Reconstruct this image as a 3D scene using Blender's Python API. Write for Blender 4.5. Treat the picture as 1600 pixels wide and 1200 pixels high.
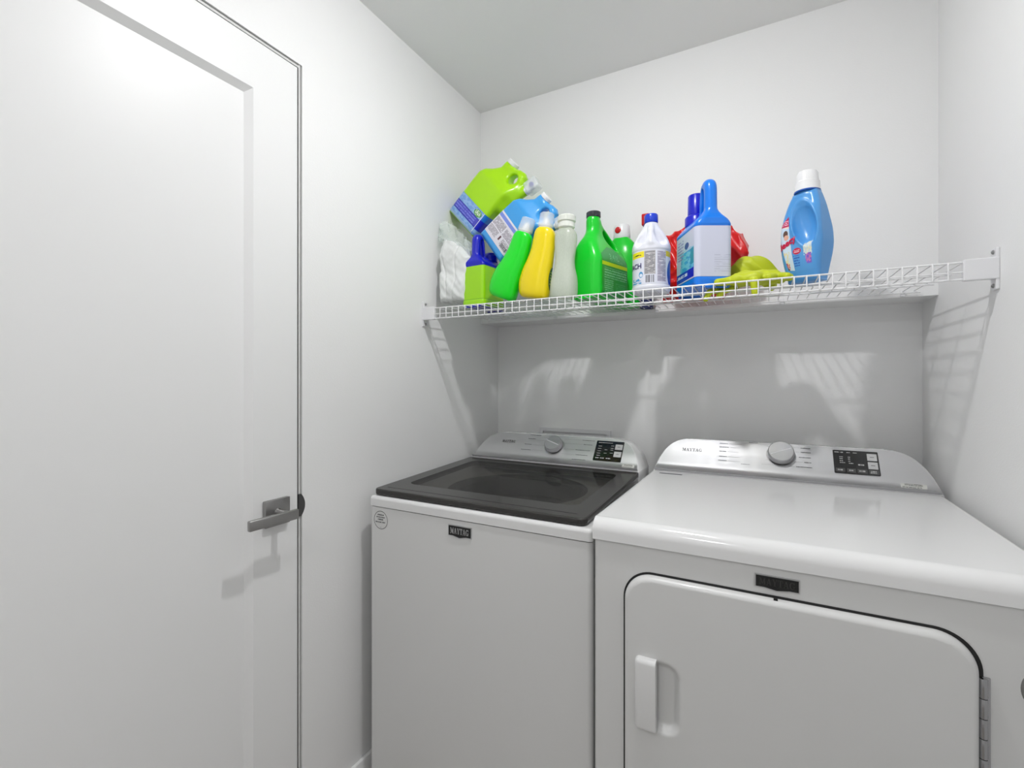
import bpy, bmesh, math, random
import numpy as np
from mathutils import Vector, Matrix
from mathutils.bvhtree import BVHTree
from math import sin, cos, pi, radians, atan, tan, hypot

for o in list(bpy.data.objects): bpy.data.objects.remove(o, do_unlink=True)
SC = bpy.context.scene
COL = SC.collection

# ------------------------------------------------------------------ camera
YAW = atan(395 / 741); FPX = 741.0; CAMZ = 1.28
cam = bpy.data.cameras.new('camera'); camo = bpy.data.objects.new('camera', cam); COL.objects.link(camo)
cam.sensor_width = 36; cam.lens = FPX / 1600 * 36; cam.shift_y = -9 / 1600
cam.clip_start = .02
camo.location = (0, 0, CAMZ); camo.rotation_euler = (pi / 2, 0, YAW)
SC.camera = camo

# ------------------------------------------------------------------ world, lights, exposure
w = bpy.data.worlds.new('world'); SC.world = w; w.use_nodes = True
w.node_tree.nodes['Background'].inputs[0].default_value = (1, 1, 1, 1)
w.node_tree.nodes['Background'].inputs[1].default_value = .3
SC.view_settings.view_transform = 'Standard'; SC.view_settings.look = 'None'
SC.view_settings.gamma = 1; SC.view_settings.exposure = 0.05
CEIL = 2.451
# a shallow ceiling dome and an added, unseen fill dome light the room; their meshes are built with the room below
LIGHTS = [  # x, y, radius, drop, watts
    (-.33, .84, .034, .019, 13.4),
    (-.33, -.75, .11, .040, 7.0)]  # second entry: fill light added out of view to brighten the room

# ------------------------------------------------------------------ room measures
XL, XR, YU, YB = -1.1085, .4415, 1.785, 1.94      # side walls, upper back wall, recessed lower back wall
YF = -1.35                                          # wall behind the camera
DECK = 1.535

def at(px, py, Y):
    a = atan((px - 800) / FPX) - YAW; X = Y * tan(a); pf = -X * sin(YAW) + Y * cos(YAW)
    return X, Y, CAMZ - (py - 591) * pf / FPX

# ------------------------------------------------------------------ materials
def lin(c):
    return tuple((v / 12.92 if v <= .04045 else ((v + .055) / 1.055) ** 2.4) for v in c)
def rgb(r, g, b): return lin((r / 255, g / 255, b / 255)) + (1,)
_m = {}
def mat(name, color, rough=.5, metal=0, coat=0, spec=.5, trans=0, bump=None, alpha=1, ior=1.45, var=0, sss=0):
    if name in _m: return _m[name]
    m = bpy.data.materials.new(name); m.use_nodes = True; nt = m.node_tree
    b = nt.nodes['Principled BSDF']
    I = b.inputs
    I['Base Color'].default_value = color; I['Roughness'].default_value = rough; I['Metallic'].default_value = metal
    I['Coat Weight'].default_value = coat; I['Coat Roughness'].default_value = .05
    I['Specular IOR Level'].default_value = spec
    I['Transmission Weight'].default_value = trans; I['IOR'].default_value = ior; I['Alpha'].default_value = alpha
    if sss:
        I['Subsurface Weight'].default_value = sss; I['Subsurface Radius'].default_value = (.01, .01, .01)
    tc = nt.nodes.new('ShaderNodeTexCoord')
    if bump:
        sc, st, stretch = bump
        mp = nt.nodes.new('ShaderNodeMapping'); mp.inputs['Scale'].default_value = stretch
        nz = nt.nodes.new('ShaderNodeTexNoise'); nz.inputs['Scale'].default_value = sc; nz.inputs['Detail'].default_value = 3
        bp = nt.nodes.new('ShaderNodeBump'); bp.inputs['Strength'].default_value = st; bp.inputs['Distance'].default_value = .002
        L = nt.links
        L.new(tc.outputs['Object'], mp.inputs[0]); L.new(mp.outputs[0], nz.inputs['Vector'])
        L.new(nz.outputs['Fac'], bp.inputs['Height']); L.new(bp.outputs[0], I['Normal'])
    if var:
        nz = nt.nodes.new('ShaderNodeTexNoise'); nz.inputs['Scale'].default_value = 6
        mx = nt.nodes.new('ShaderNodeMix'); mx.data_type = 'RGBA'
        mx.inputs['A'].default_value = color; mx.inputs['B'].default_value = tuple(c * (1 - var) for c in color[:3]) + (1,)
        nt.links.new(tc.outputs['Object'], nz.inputs['Vector'])
        nt.links.new(nz.outputs['Fac'], mx.inputs['Factor']); nt.links.new(mx.outputs['Result'], I['Base Color'])
    _m[name] = m
    return m

WALL = mat('wall_paint', (.90, .90, .90, 1), .55, bump=(260, .12, (1, 1, 1)), var=.012)
CEILM = mat('ceiling_paint', (.92, .92, .915, 1), .9, bump=(200, .15, (1, 1, 1)))
DOORM = mat('door_paint', (.88, .88, .882, 1), .40, bump=(120, .03, (1, 1, 1)))
JAMB = mat('jamb_paint', (.72, .72, .71, 1), .4, var=.01)
FLOORM = mat('floor_laminate', (.52, .49, .455, 1), .4, bump=(40, .1, (1, 12, 1)), var=.2)
ENAMEL = mat('white_enamel', (.80, .80, .80, 1), .28, coat=.5, bump=(600, .015, (1, 1, 1)))
ENAMELG = mat('gloss_white_enamel', (.86, .86, .863, 1), .13, coat=.25, spec=.5, var=.01)
BODYP = mat('painted_steel_body', (.74, .74, .735, 1), .35, coat=.2, bump=(600, .015, (1, 1, 1)))
PLASTW = mat('white_plastic', (.82, .82, .84, 1), .3, var=.01)
STEEL = mat('brushed_steel', (.60, .60, .61, 1), .38, metal=.97, bump=(60, .06, (1, 60, 60)))
CHROME = mat('chrome', (.85, .85, .86, 1), .08, metal=1, var=.02)
NICKEL = mat('satin_nickel', (.36, .355, .35, 1), .36, metal=1, bump=(80, .05, (1, 1, 1)))
BRONZE = mat('dark_strike_metal', (.10, .10, .10, 1), .35, metal=.6, var=.1)
LIDM = mat('smoked_lid_plastic', (.040, .038, .036, 1), .22, coat=0, var=.05)
BLACK = mat('black_rubber', (.012, .012, .012, 1), .5, var=.1)
GAPM = mat('dark_gap', (.02, .02, .02, 1), .8, var=.1)
PANEL = mat('black_display', (.012, .012, .013, 1), .12, coat=.5, var=.1)
INK = mat('grey_ink', (.07, .07, .08, 1), .5, var=.1)
INKW = mat('mid_grey_ink', (.13, .13, .14, 1), .5, var=.1)
INKB = mat('black_ink', (.02, .02, .02, 1), .5, var=.1)
LINEM = mat('pale_line_ink', (.28, .28, .29, 1), .5, var=.1)
WHITEINK = mat('white_ink', (.55, .55, .55, 1), .5, var=.05)
WIRE = mat('white_vinyl_wire', (.86, .86, .87, 1), .3, var=.01)

def glassy(name, color, amount, rough=.05, tint=None):
    """thin clear plastic: part see-through, part glossy surface"""
    m = bpy.data.materials.new(name); m.use_nodes = True; nt = m.node_tree; nt.nodes.clear()
    out = nt.nodes.new('ShaderNodeOutputMaterial'); mx = nt.nodes.new('ShaderNodeMixShader')
    tr = nt.nodes.new('ShaderNodeBsdfTransparent'); pb = nt.nodes.new('ShaderNodeBsdfPrincipled')
    nz = nt.nodes.new('ShaderNodeTexNoise'); nz.inputs['Scale'].default_value = 30
    mr = nt.nodes.new('ShaderNodeMapRange'); mr.inputs['To Min'].default_value = max(0, amount - .06); mr.inputs['To Max'].default_value = min(1, amount + .06)
    pb.inputs['Base Color'].default_value = color; pb.inputs['Roughness'].default_value = rough; pb.inputs['Coat Weight'].default_value = 0
    tr.inputs[0].default_value = (min(1, color[0] * 1.1), min(1, color[1] * 1.1), min(1, color[2] * 1.1), 1)
    if tint: tr.inputs[0].default_value = tint
    nt.links.new(nz.outputs['Fac'], mr.inputs['Value']); nt.links.new(mr.outputs[0], mx.inputs[0])
    nt.links.new(tr.outputs[0], mx.inputs[1]); nt.links.new(pb.outputs[0], mx.inputs[2]); nt.links.new(mx.outputs[0], out.inputs[0])
    return m

def stamps(name, base, items, rough=.35):
    """printed label: items = (kind, u0, v0, u1, v1, colour, n) in the label's own 0..1 UV space"""
    m = bpy.data.materials.new(name); m.use_nodes = True; nt = m.node_tree; L = nt.links
    b = nt.nodes['Principled BSDF']; b.inputs['Roughness'].default_value = rough; b.inputs['Coat Weight'].default_value = .3
    uv = nt.nodes.new('ShaderNodeUVMap'); uv.uv_map = 'UVMap'
    sp = nt.nodes.new('ShaderNodeSeparateXYZ'); L.new(uv.outputs[0], sp.inputs[0])
    U, V = sp.outputs[0], sp.outputs[1]
    def ma(op, a, c, d=None):
        n = nt.nodes.new('ShaderNodeMath'); n.operation = op
        for i, v in enumerate((a, c, d)):
            if v is None: continue
            if isinstance(v, (int, float)): n.inputs[i].default_value = v
            else: L.new(v, n.inputs[i])
        return n.outputs[0]
    col = None
    for k, u0, v0, u1, v1, c, n in items:
        cu, cv, hu, hv = (u0 + u1) / 2, (v0 + v1) / 2, (u1 - u0) / 2, (v1 - v0) / 2
        if k == 'ell':
            du = ma('DIVIDE', ma('SUBTRACT', U, cu), hu); dv = ma('DIVIDE', ma('SUBTRACT', V, cv), hv)
            mk = ma('LESS_THAN', ma('ADD', ma('MULTIPLY', du, du), ma('MULTIPLY', dv, dv)), 1.0)
        elif k == 'ring':
            du = ma('DIVIDE', ma('SUBTRACT', U, cu), hu); dv = ma('DIVIDE', ma('SUBTRACT', V, cv), hv)
            rr = ma('ADD', ma('MULTIPLY', du, du), ma('MULTIPLY', dv, dv))
            mk = ma('MULTIPLY', ma('LESS_THAN', rr, 1.0), ma('GREATER_THAN', rr, n))
        else:
            mk = ma('MULTIPLY', ma('LESS_THAN', ma('ABSOLUTE', ma('SUBTRACT', U, cu), 0), hu),
                    ma('LESS_THAN', ma('ABSOLUTE', ma('SUBTRACT', V, cv), 0), hv))
        if k in ('lines', 'bars', 'art'):
            nz = nt.nodes.new('ShaderNodeTexNoise'); mp = nt.nodes.new('ShaderNodeMapping'); L.new(uv.outputs[0], mp.inputs[0]); L.new(mp.outputs[0], nz.inputs['Vector'])
            nz.inputs['Detail'].default_value = 2; nz.inputs['Scale'].default_value = 1
            if k == 'lines':
                mp.inputs['Scale'].default_value = (26, n, 1)
                s = ma('LESS_THAN', ma('FRACT', ma('MULTIPLY', V, float(n)), 0), .55)
                mk = ma('MULTIPLY', mk, ma('MULTIPLY', s, ma('GREATER_THAN', nz.outputs['Fac'], .42)))
            elif k == 'bars':
                mp.inputs['Scale'].default_value = (n, .0, 1)
                mk = ma('MULTIPLY', mk, ma('GREATER_THAN', nz.outputs['Fac'], .5))
            else:
                mp.inputs['Scale'].default_value = (n, n, 1)
                mk = ma('MULTIPLY', mk, ma('GREATER_THAN', nz.outputs['Fac'], .5))
        mx = nt.nodes.new('ShaderNodeMix'); mx.data_type = 'RGBA'
        L.new(mk, mx.inputs['Factor'])
        if col is None: mx.inputs['A'].default_value = base
        else: L.new(col, mx.inputs['A'])
        mx.inputs['B'].default_value = c; col = mx.outputs['Result']
    if col is None: b.inputs['Base Color'].default_value = base
    else: L.new(col, b.inputs['Base Color'])
    return m

# ------------------------------------------------------------------ object helpers
def thing(name, label, cat, loc, group=None, rot=(0, 0, 0)):
    o = bpy.data.objects.new(name, None); COL.objects.link(o); o.empty_display_size = .05
    o.location = loc; o.rotation_euler = rot; o['label'] = label; o['category'] = cat
    if group: o['group'] = group
    return o
def tag(o, label, cat, group=None):
    o['label'] = label; o['category'] = cat
    if group: o['group'] = group
    return o
def rootloc(p):
    while p.parent: p = p.parent
    return p.location
def link(name, me, m, parent=None, local=False, smooth=True, ang=35):
    """mesh given in world coordinates (or in the thing's own frame when local)"""
    o = bpy.data.objects.new(name, me); COL.objects.link(o)
    me.materials.clear(); me.materials.append(m)
    if smooth:
        me.polygons.foreach_set('use_smooth', [True] * len(me.polygons))
        if ang < 180: me.set_sharp_from_angle(angle=radians(ang))
    if parent:
        o.parent = parent
        if not local: me.transform(Matrix.Translation(-Vector(rootloc(parent))))
    elif not local:
        vs = [v.co for v in me.vertices]
        c = Vector(((min(v.x for v in vs) + max(v.x for v in vs)) / 2, (min(v.y for v in vs) + max(v.y for v in vs)) / 2, min(v.z for v in vs)))
        me.transform(Matrix.Translation(-c)); o.location = c
    return o
def bm_link(name, bm, m, parent=None, **k):
    bmesh.ops.recalc_face_normals(bm, faces=bm.faces)
    me = bpy.data.meshes.new(name); bm.to_mesh(me); bm.free()
    return link(name, me, m, parent, **k)
def wn(o):
    m_ = o.modifiers.new('wn', 'WEIGHTED_NORMAL'); m_.keep_sharp = True; m_.weight = 80; return o
def py_link(name, vs, fs, m, parent=None, **k):
    me = bpy.data.meshes.new(name); me.from_pydata([tuple(v) for v in vs], [], [tuple(f) for f in fs]); me.update()
    return link(name, me, m, parent, **k)
def box(bm, x0, x1, y0, y1, z0, z1, bev=0, seg=3, only=None):
    r = bmesh.ops.create_cube(bm, size=1, matrix=Matrix.Translation(((x0 + x1) / 2, (y0 + y1) / 2, (z0 + z1) / 2)) @ Matrix.Diagonal((x1 - x0, y1 - y0, z1 - z0, 1)))
    if bev:
        es = set(e for v in r['verts'] for e in v.link_edges)
        if only: es = [e for e in es if only((e.verts[0].co + e.verts[1].co) / 2, (e.verts[0].co - e.verts[1].co).normalized())]
        bmesh.ops.bevel(bm, geom=list(es), offset=bev, segments=seg, profile=.5, affect='EDGES')
def mkbox(name, m, parent, x0, x1, y0, y1, z0, z1, bev=0, seg=3, only=None, **k):
    bm = bmesh.new(); box(bm, x0, x1, y0, y1, z0, z1, bev, seg, only)
    o = bm_link(name, bm, m, parent, **k)
    return wn(o) if bev > .003 else o
def tube(bm, pts, r, seg=8):
    pts = [Vector(p) for p in pts]; rings = []
    up = None
    for i, p in enumerate(pts):
        d = (pts[min(i + 1, len(pts) - 1)] - pts[max(i - 1, 0)]).normalized()
        if up is None:
            up = Vector((0, 0, 1)) if abs(d.z) < .9 else Vector((1, 0, 0))
        a = (up - d * up.dot(d)).normalized(); up = a; b = d.cross(a)
        rr = r[i] if isinstance(r, (list, tuple)) else r
        rings.append([bm.verts.new(p + (a * cos(t) + b * sin(t)) * rr) for t in [2 * pi * k / seg for k in range(seg)]])
    for A, B in zip(rings, rings[1:]):
        for k in range(seg): bm.faces.new((A[k], A[(k + 1) % seg], B[(k + 1) % seg], B[k]))
    bm.faces.new(rings[0][::-1]); bm.faces.new(rings[-1])
def lathe(bm, prof, seg=40, M=Matrix()):
    """prof: (r, z) from bottom to top"""
    rings = []
    for r, z in prof:
        rings.append([bm.verts.new(M @ Vector((max(r, 1e-4) * cos(t), max(r, 1e-4) * sin(t), z))) for t in [2 * pi * k / seg for k in range(seg)]])
    for A, B in zip(rings, rings[1:]):
        for k in range(seg): bm.faces.new((A[k], A[(k + 1) % seg], B[(k + 1) % seg], B[k]))
    bm.faces.new(rings[0][::-1]); bm.faces.new(rings[-1])
def loft(rings, n=48, e=2.4):
    """rings: (z, cx, cy, ax, ay); superellipse sections, interpolated smoothly"""
    R = np.array(rings, float); t = np.arange(len(R)); tt = np.linspace(0, len(R) - 1, (len(R) - 1) * 5 + 1)
    def cr(c):
        out = []
        for x in tt:
            i = min(int(x), len(R) - 2); f = x - i
            p1, p2 = c[i], c[i + 1]; m1 = (c[i + 1] - c[max(i - 1, 0)]) / (2 if i else 1); m2 = (c[min(i + 2, len(R) - 1)] - c[i]) / (2 if i < len(R) - 2 else 1)
            out.append((2 * f**3 - 3 * f**2 + 1) * p1 + (f**3 - 2 * f**2 + f) * m1 + (-2 * f**3 + 3 * f**2) * p2 + (f**3 - f**2) * m2)
        return np.array(out)
    P = np.stack([cr(R[:, k]) for k in range(5)], 1)
    a = np.linspace(0, 2 * pi, n, endpoint=False); ca, sa = np.cos(a), np.sin(a)
    ux, uy = np.sign(ca) * np.abs(ca) ** (2 / e), np.sign(sa) * np.abs(sa) ** (2 / e)
    vs = []; fs = []
    for z, cx, cy, ax, ay in P:
        vs += [(cx + ax * x, cy + ay * y, z) for x, y in zip(ux, uy)]
    k = len(P)
    for i in range(k - 1):
        for j in range(n): fs.append((i * n + j, i * n + (j + 1) % n, (i + 1) * n + (j + 1) % n, (i + 1) * n + j))
    fs.append(tuple(range(n))[::-1]); fs.append(tuple((k - 1) * n + j for j in range(n)))
    return vs, fs
def bool_cut(o, bm):
    """subtract the closed mesh bm (given in o's frame) from o and keep the result as plain mesh"""
    me = bpy.data.meshes.new('cut'); bmesh.ops.recalc_face_normals(bm, faces=bm.faces); bm.to_mesh(me); bm.free()
    c = bpy.data.objects.new('cut', me); COL.objects.link(c); c.matrix_world = Matrix.Translation(rootloc(o))
    md = o.modifiers.new('b', 'BOOLEAN'); md.operation = 'DIFFERENCE'; md.object = c; md.solver = 'EXACT'
    bpy.context.view_layer.update()
    dg = bpy.context.evaluated_depsgraph_get()
    nm = bpy.data.meshes.new_from_object(o.evaluated_get(dg), depsgraph=dg)
    o.modifiers.clear(); o.data = nm
    bpy.data.objects.remove(c, do_unlink=True)

# ------------------------------------------------------------------ signed-distance solids (for moulded bottles)
def polysdf(P):
    P = np.array(P, float); Q = np.roll(P, -1, 0)
    def f(x, z):
        d = np.full(x.shape, 1e9); s = np.ones(x.shape)
        for (ax, az), (bx, bz) in zip(P, Q):
            ex, ez = bx - ax, bz - az; wx, wz = x - ax, z - az
            t = np.clip((wx * ex + wz * ez) / (ex * ex + ez * ez + 1e-18), 0, 1)
            d = np.minimum(d, (wx - ex * t) ** 2 + (wz - ez * t) ** 2)
            c1 = z >= az; c2 = z < bz; c3 = ex * wz > ez * wx
            s = np.where((c1 & c2 & c3) | (~c1 & ~c2 & ~c3), -s, s)
        return s * np.sqrt(d)
    return f
def smoothpoly(P, k=6):
    P = np.array(P, float); n = len(P); out = []
    for i in range(n):
        p0, p1, p2, p3 = P[i - 1], P[i], P[(i + 1) % n], P[(i + 2) % n]
        for t in np.linspace(0, 1, k, endpoint=False):
            out.append(.5 * ((2 * p1) + (-p0 + p2) * t + (2 * p0 - 5 * p1 + 4 * p2 - p3) * t * t + (-p0 + 3 * p1 - 3 * p2 + p3) * t**3))
    return out
def rext(d2, dy, r):
    a, b = d2 + r, dy + r
    return np.minimum(np.maximum(a, b), 0) + np.hypot(np.maximum(a, 0), np.maximum(b, 0)) - r
def smin(a, b, k):
    h = np.clip(.5 + .5 * (b - a) / k, 0, 1); return b * (1 - h) + a * h - k * h * (1 - h)
def smax(a, b, k): return -smin(-a, -b, k)
def sstep(x, a, b):
    t = np.clip((x - a) / (b - a), 0, 1); return t * t * (3 - 2 * t)
def capsule(x, y, z, a, b, ra, rb=None):
    rb = ra if rb is None else rb
    a = np.array(a); b = np.array(b); d = b - a
    t = np.clip(((x - a[0]) * d[0] + (y - a[1]) * d[1] + (z - a[2]) * d[2]) / (d @ d), 0, 1)
    return np.sqrt((x - a[0] - d[0] * t) ** 2 + (y - a[1] - d[1] * t) ** 2 + (z - a[2] - d[2] * t) ** 2) - (ra + (rb - ra) * t)
def cyl(x, y, z, cx, cy, r, z0, z1, rr=.003):
    return rext(np.hypot(x - cx, y - cy) - r, np.abs(z - (z0 + z1) / 2) - (z1 - z0) / 2, rr)
def sdfmesh(f, lo, hi, h=.0025):
    lo = np.array(lo) - 2 * h; hi = np.array(hi) + 2 * h
    n = np.ceil((hi - lo) / h).astype(int) + 1
    ax = [lo[i] + h * np.arange(n[i]) for i in range(3)]
    X, Y, Z = np.meshgrid(*ax, indexing='ij')
    V = f(X, Y, Z); S = V < 0
    nx, ny, nz = n
    cs = [(i, j, k) for i in (0, 1) for j in (0, 1) for k in (0, 1)]
    sub = lambda A, i, j, k: A[i:nx - 1 + i, j:ny - 1 + j, k:nz - 1 + k]
    cnt = sum(sub(S, *c).astype(int) for c in cs)
    mask = (cnt > 0) & (cnt < 8)
    idx = -np.ones(mask.shape, int); idx[mask] = np.arange(mask.sum())
    acc = np.zeros((mask.sum(), 3)); ct = np.zeros(mask.sum())
    for a in cs:
        for d in range(3):
            if a[d]: continue
            b = list(a); b[d] = 1
            va, vb = sub(V, *a)[mask], sub(V, *b)[mask]
            cr = (va < 0) != (vb < 0)
            t = np.where(cr, va / np.where(va == vb, 1, va - vb), 0)
            p = np.tile(np.array(a, float), (len(t), 1)); p[:, d] += t
            acc += p * cr[:, None]; ct += cr
    base = np.argwhere(mask)
    P = lo + h * (base + acc / ct[:, None])
    for _ in range(2):
        v0 = f(P[:, 0], P[:, 1], P[:, 2]); e = h * .3
        g = np.stack([(f(P[:, 0] + (e if i == 0 else 0), P[:, 1] + (e if i == 1 else 0), P[:, 2] + (e if i == 2 else 0)) - v0) / e for i in range(3)], 1)
        st = v0[:, None] * g / np.maximum((g * g).sum(1), .3)[:, None]
        P -= np.clip(st, -h * .5, h * .5)
    faces = []
    for d in range(3):
        u, v = (d + 1) % 3, (d + 2) % 3
        sl0 = [slice(None)] * 3; sl1 = [slice(None)] * 3
        sl0[d] = slice(0, n[d] - 1); sl1[d] = slice(1, n[d])
        A, B = S[tuple(sl0)], S[tuple(sl1)]
        ch = A != B
        I = np.argwhere(ch)
        I = I[(I[:, u] > 0) & (I[:, v] > 0) & (I[:, u] < n[u] - 1) & (I[:, v] < n[v] - 1)]
        flip = A[tuple(I.T)]
        def q(du, dv):
            J = I.copy(); J[:, u] -= du; J[:, v] -= dv; return idx[tuple(J.T)]
        Q = np.stack([q(1, 1), q(0, 1), q(0, 0), q(1, 0)], 1)
        Q[~flip] = Q[~flip][:, ::-1]
        faces.append(Q)
    return P, np.concatenate(faces)
def sdf_obj(name, f, lo, hi, m, parent, h=.0025):
    P, Fq = sdfmesh(f, lo, hi, h)
    me = bpy.data.meshes.new(name); me.from_pydata(P.tolist(), [], Fq.tolist()); me.update()
    bm = bmesh.new(); bm.from_mesh(me); bmesh.ops.recalc_face_normals(bm, faces=bm.faces); bm.to_mesh(me); bm.free()
    return link(name, me, m, parent, local=True, ang=180)
def label_part(name, src, planes, off, uvf, m, parent, keep=None):
    """a label: the piece of src's skin inside all half-spaces (co, outward normal), lifted by off; uvf(co)->(u,v)"""
    bm = bmesh.new(); bm.from_mesh(src.data)
    if keep:
        bm.normal_update()
        bmesh.ops.delete(bm, geom=[f_ for f_ in bm.faces if not keep(f_.calc_center_median(), f_.normal)], context='FACES')
    for co, no in planes:
        bmesh.ops.bisect_plane(bm, geom=bm.verts[:] + bm.edges[:] + bm.faces[:], plane_co=co, plane_no=no, clear_outer=True, dist=1e-6)
    bm.normal_update()
    for v, n in [(v, v.normal.copy()) for v in bm.verts]: v.co += n * off
    uvl = bm.loops.layers.uv.new('UVMap')
    for f_ in bm.faces:
        for l in f_.loops: l[uvl].uv = uvf(l.vert.co)
    me = bpy.data.meshes.new(name); bm.to_mesh(me); bm.free()
    return link(name, me, m, parent, local=True, ang=180)
def text_mesh(s, size, shear=0, bold=0):
    cu = bpy.data.curves.new('t', 'FONT'); cu.body = s; cu.size = size; cu.shear = shear; cu.offset = bold; cu.align_x = 'CENTER'; cu.align_y = 'CENTER'; cu.resolution_u = 3
    o = bpy.data.objects.new('t', cu); COL.objects.link(o); bpy.context.view_layer.update()
    dg = bpy.context.evaluated_depsgraph_get(); me = bpy.data.meshes.new_from_object(o.evaluated_get(dg), depsgraph=dg)
    bpy.data.objects.remove(o, do_unlink=True)
    return me
def decal(name, me, origin, ud, vd, m, parent, src=None, off=.0012, rotz=0):
    """letters laid in the plane origin+u*ud+v*vd, dropped on src's skin when given"""
    origin, ud, vd = Vector(origin), Vector(ud).normalized(), Vector(vd).normalized(); n = ud.cross(vd)
    bvh = None; miss = set()
    if src:
        b = bmesh.new(); b.from_mesh(src.data); bvh = BVHTree.FromBMesh(b); b.free()
        bb = bmesh.new(); bb.from_mesh(me); bmesh.ops.triangulate(bb, faces=bb.faces)
        bmesh.ops.subdivide_edges(bb, edges=[e for e in bb.edges if e.calc_length() > .008], cuts=2); bb.to_mesh(me); bb.free()
    for v in me.vertices:
        x, y = v.co.x * cos(rotz) - v.co.y * sin(rotz), v.co.x * sin(rotz) + v.co.y * cos(rotz)
        p = origin + ud * x + vd * y
        if bvh:
            h = bvh.ray_cast(p + n * .08, -n, .3)
            if h[0] and h[1].dot(n) > .12: p = h[0]
            else: miss.add(v.index)
        v.co = p + n * off
    if miss:
        bb = bmesh.new(); bb.from_mesh(me); bb.verts.ensure_lookup_table(); bmesh.ops.delete(bb, geom=[bb.verts[i] for i in miss], context='VERTS'); bb.to_mesh(me); bb.free()
    return link(name, me, m, parent, local=True, smooth=False)

# slab-serif capitals drawn as polygons for the maker's badge; unit cell 1 high
def slab(word, height, width):
    T, t, sf, st = .22, .10, .09, .30
    G = {}
    def q(*p): return [p]
    G['M'] = (1.25, [((.0, 0), (.36, 0), (.36, sf), (.0, sf)), ((.13, 0), (.23, 0), (.23, 1), (.13, 1)), ((0, 1 - sf), (.36, 1 - sf), (.36, 1), (0, 1)),
                     ((.13, 1), (.36, 1), (.70, .1), (.54, .1)), ((.56, .1), (.66, .1), (1.0, 1), (.90, 1)),
                     ((.86, 0), (1.1, 0), (1.1, 1), (.86, 1)), ((.76, 0), (1.2, 0), (1.2, sf), (.76, sf)), ((.86, 1 - sf), (1.2, 1 - sf), (1.2, 1), (.86, 1))])
    G['A'] = (1.02, [((.10, 0), (.20, 0), (.52, 1), (.42, 1)), ((.40, 1), (.60, 1), (.92, 0), (.68, 0)), ((.22, .28), (.75, .28), (.75, .38), (.22, .38)),
                     ((0, 0), (.32, 0), (.32, sf), (0, sf)), ((.58, 0), (1.0, 0), (1.0, sf), (.58, sf))])
    G['Y'] = (1.0, [((.08, 1), (.32, 1), (.58, .45), (.40, .45)), ((.80, 1), (.90, 1), (.58, .45), (.5, .45)), ((.38, 0), (.60, 0), (.60, .5), (.38, .5)),
                    ((0, 1 - sf), (.42, 1 - sf), (.42, 1), (0, 1)), ((.66, 1 - sf), (1, 1 - sf), (1, 1), (.66, 1)), ((.26, 0), (.72, 0), (.72, sf), (.26, sf))])
    G['T'] = (.92, [((.34, 0), (.56, 0), (.56, 1), (.34, 1)), ((0, 1 - sf), (.9, 1 - sf), (.9, 1), (0, 1)), ((0, .68), (.09, .68), (.09, 1), (0, 1)), ((.81, .68), (.9, .68), (.9, 1), (.81, 1)), ((.22, 0), (.68, 0), (.68, sf), (.22, sf))])
    g = []
    N = 18
    for i in range(N):
        a0, a1 = radians(40 + i * 280 / N), radians(40 + (i + 1) * 280 / N)
        tk = lambda a: .10 + .12 * abs(cos(a))
        g.append(((.5 + .48 * cos(a0), .5 + .5 * sin(a0)), (.5 + .48 * cos(a1), .5 + .5 * sin(a1)),
                  (.5 + (.48 - tk(a1)) * cos(a1), .5 + (.5 - .1) * sin(a1)), (.5 + (.48 - tk(a0)) * cos(a0), .5 + (.5 - .1) * sin(a0))))
    g += [((.68, .05), (.90, .05), (.90, .44), (.68, .44)), ((.55, .36), (1.0, .36), (1.0, .45), (.55, .45)), ((.82, .66), (.90, .66), (.90, 1), (.82, 1))]
    G['G'] = (1.02, g)
    vs, fs, x = [], [], 0
    for ch in word:
        wd, polys = G[ch]
        for p in polys:
            b = len(vs); vs += [(x + px_, py_ - .5, 0) for px_, py_ in p]; fs.append(tuple(range(b, b + len(p))))
        x += wd + .06
    tot = x - .06
    vs = [((a - tot / 2) * width / tot, b * height, 0) for a, b, c in vs]
    me = bpy.data.meshes.new('slab'); me.from_pydata(vs, [], fs); me.update()
    return me
def text_lines(rows, bmv=None):
    """small unreadable print as rows of little dashes: rows = (u0, u1, v, height)"""
    rnd = random.Random(5); vs, fs = [], []
    for u0, u1, v, hh in rows:
        u = u0
        while u < u1 - 1e-6:
            L = min(hh * rnd.uniform(.35, 1.6), u1 - u); b = len(vs); h2 = hh / 2 * rnd.uniform(.75, 1)
            vs += [(u, v - h2, 0), (u + L, v - h2, 0), (u + L, v + h2, 0), (u, v + h2, 0)]; fs.append((b, b + 1, b + 2, b + 3))
            u += L + hh * .28
    me = bpy.data.meshes.new('print'); me.from_pydata(vs, [], fs); me.update(); return me

# ================================================================== ROOM
def struct(o): o['kind'] = 'structure'; return o
T = .12
struct(mkbox('floor', FLOORM, None, XL - T, XR + T, YF - T, YB + T, -.1, 0))
struct(mkbox('ceiling', CEILM, None, XL - T, XR + T, YF - T, YB + T, CEIL, CEIL + .1))
struct(mkbox('wall_right', WALL, None, XR, XR + T, YF - T, YB + T, 0, CEIL))
struct(mkbox('wall_front', WALL, None, XL, XR, YF - T, YF, 0, CEIL))
bm = bmesh.new()     # back wall: recessed below the shelf, with a soffit
prof = [(YU, CEIL), (YB + T, CEIL), (YB + T, 0), (YB, 0), (YB, 1.52), (YU, 1.52)]
a = [bm.verts.new((XL, y, z)) for y, z in prof]; b = [bm.verts.new((XR, y, z)) for y, z in prof]
bm.faces.new(a); bm.faces.new(b[::-1])
for i in range(6): bm.faces.new((a[i], a[(i + 1) % 6], b[(i + 1) % 6], b[i]))
struct(bm_link('wall_back', bm, WALL, smooth=False))
DY0, DY1, DZ = .085, .868, 2.128      # door opening
bm = bmesh.new()
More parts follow.
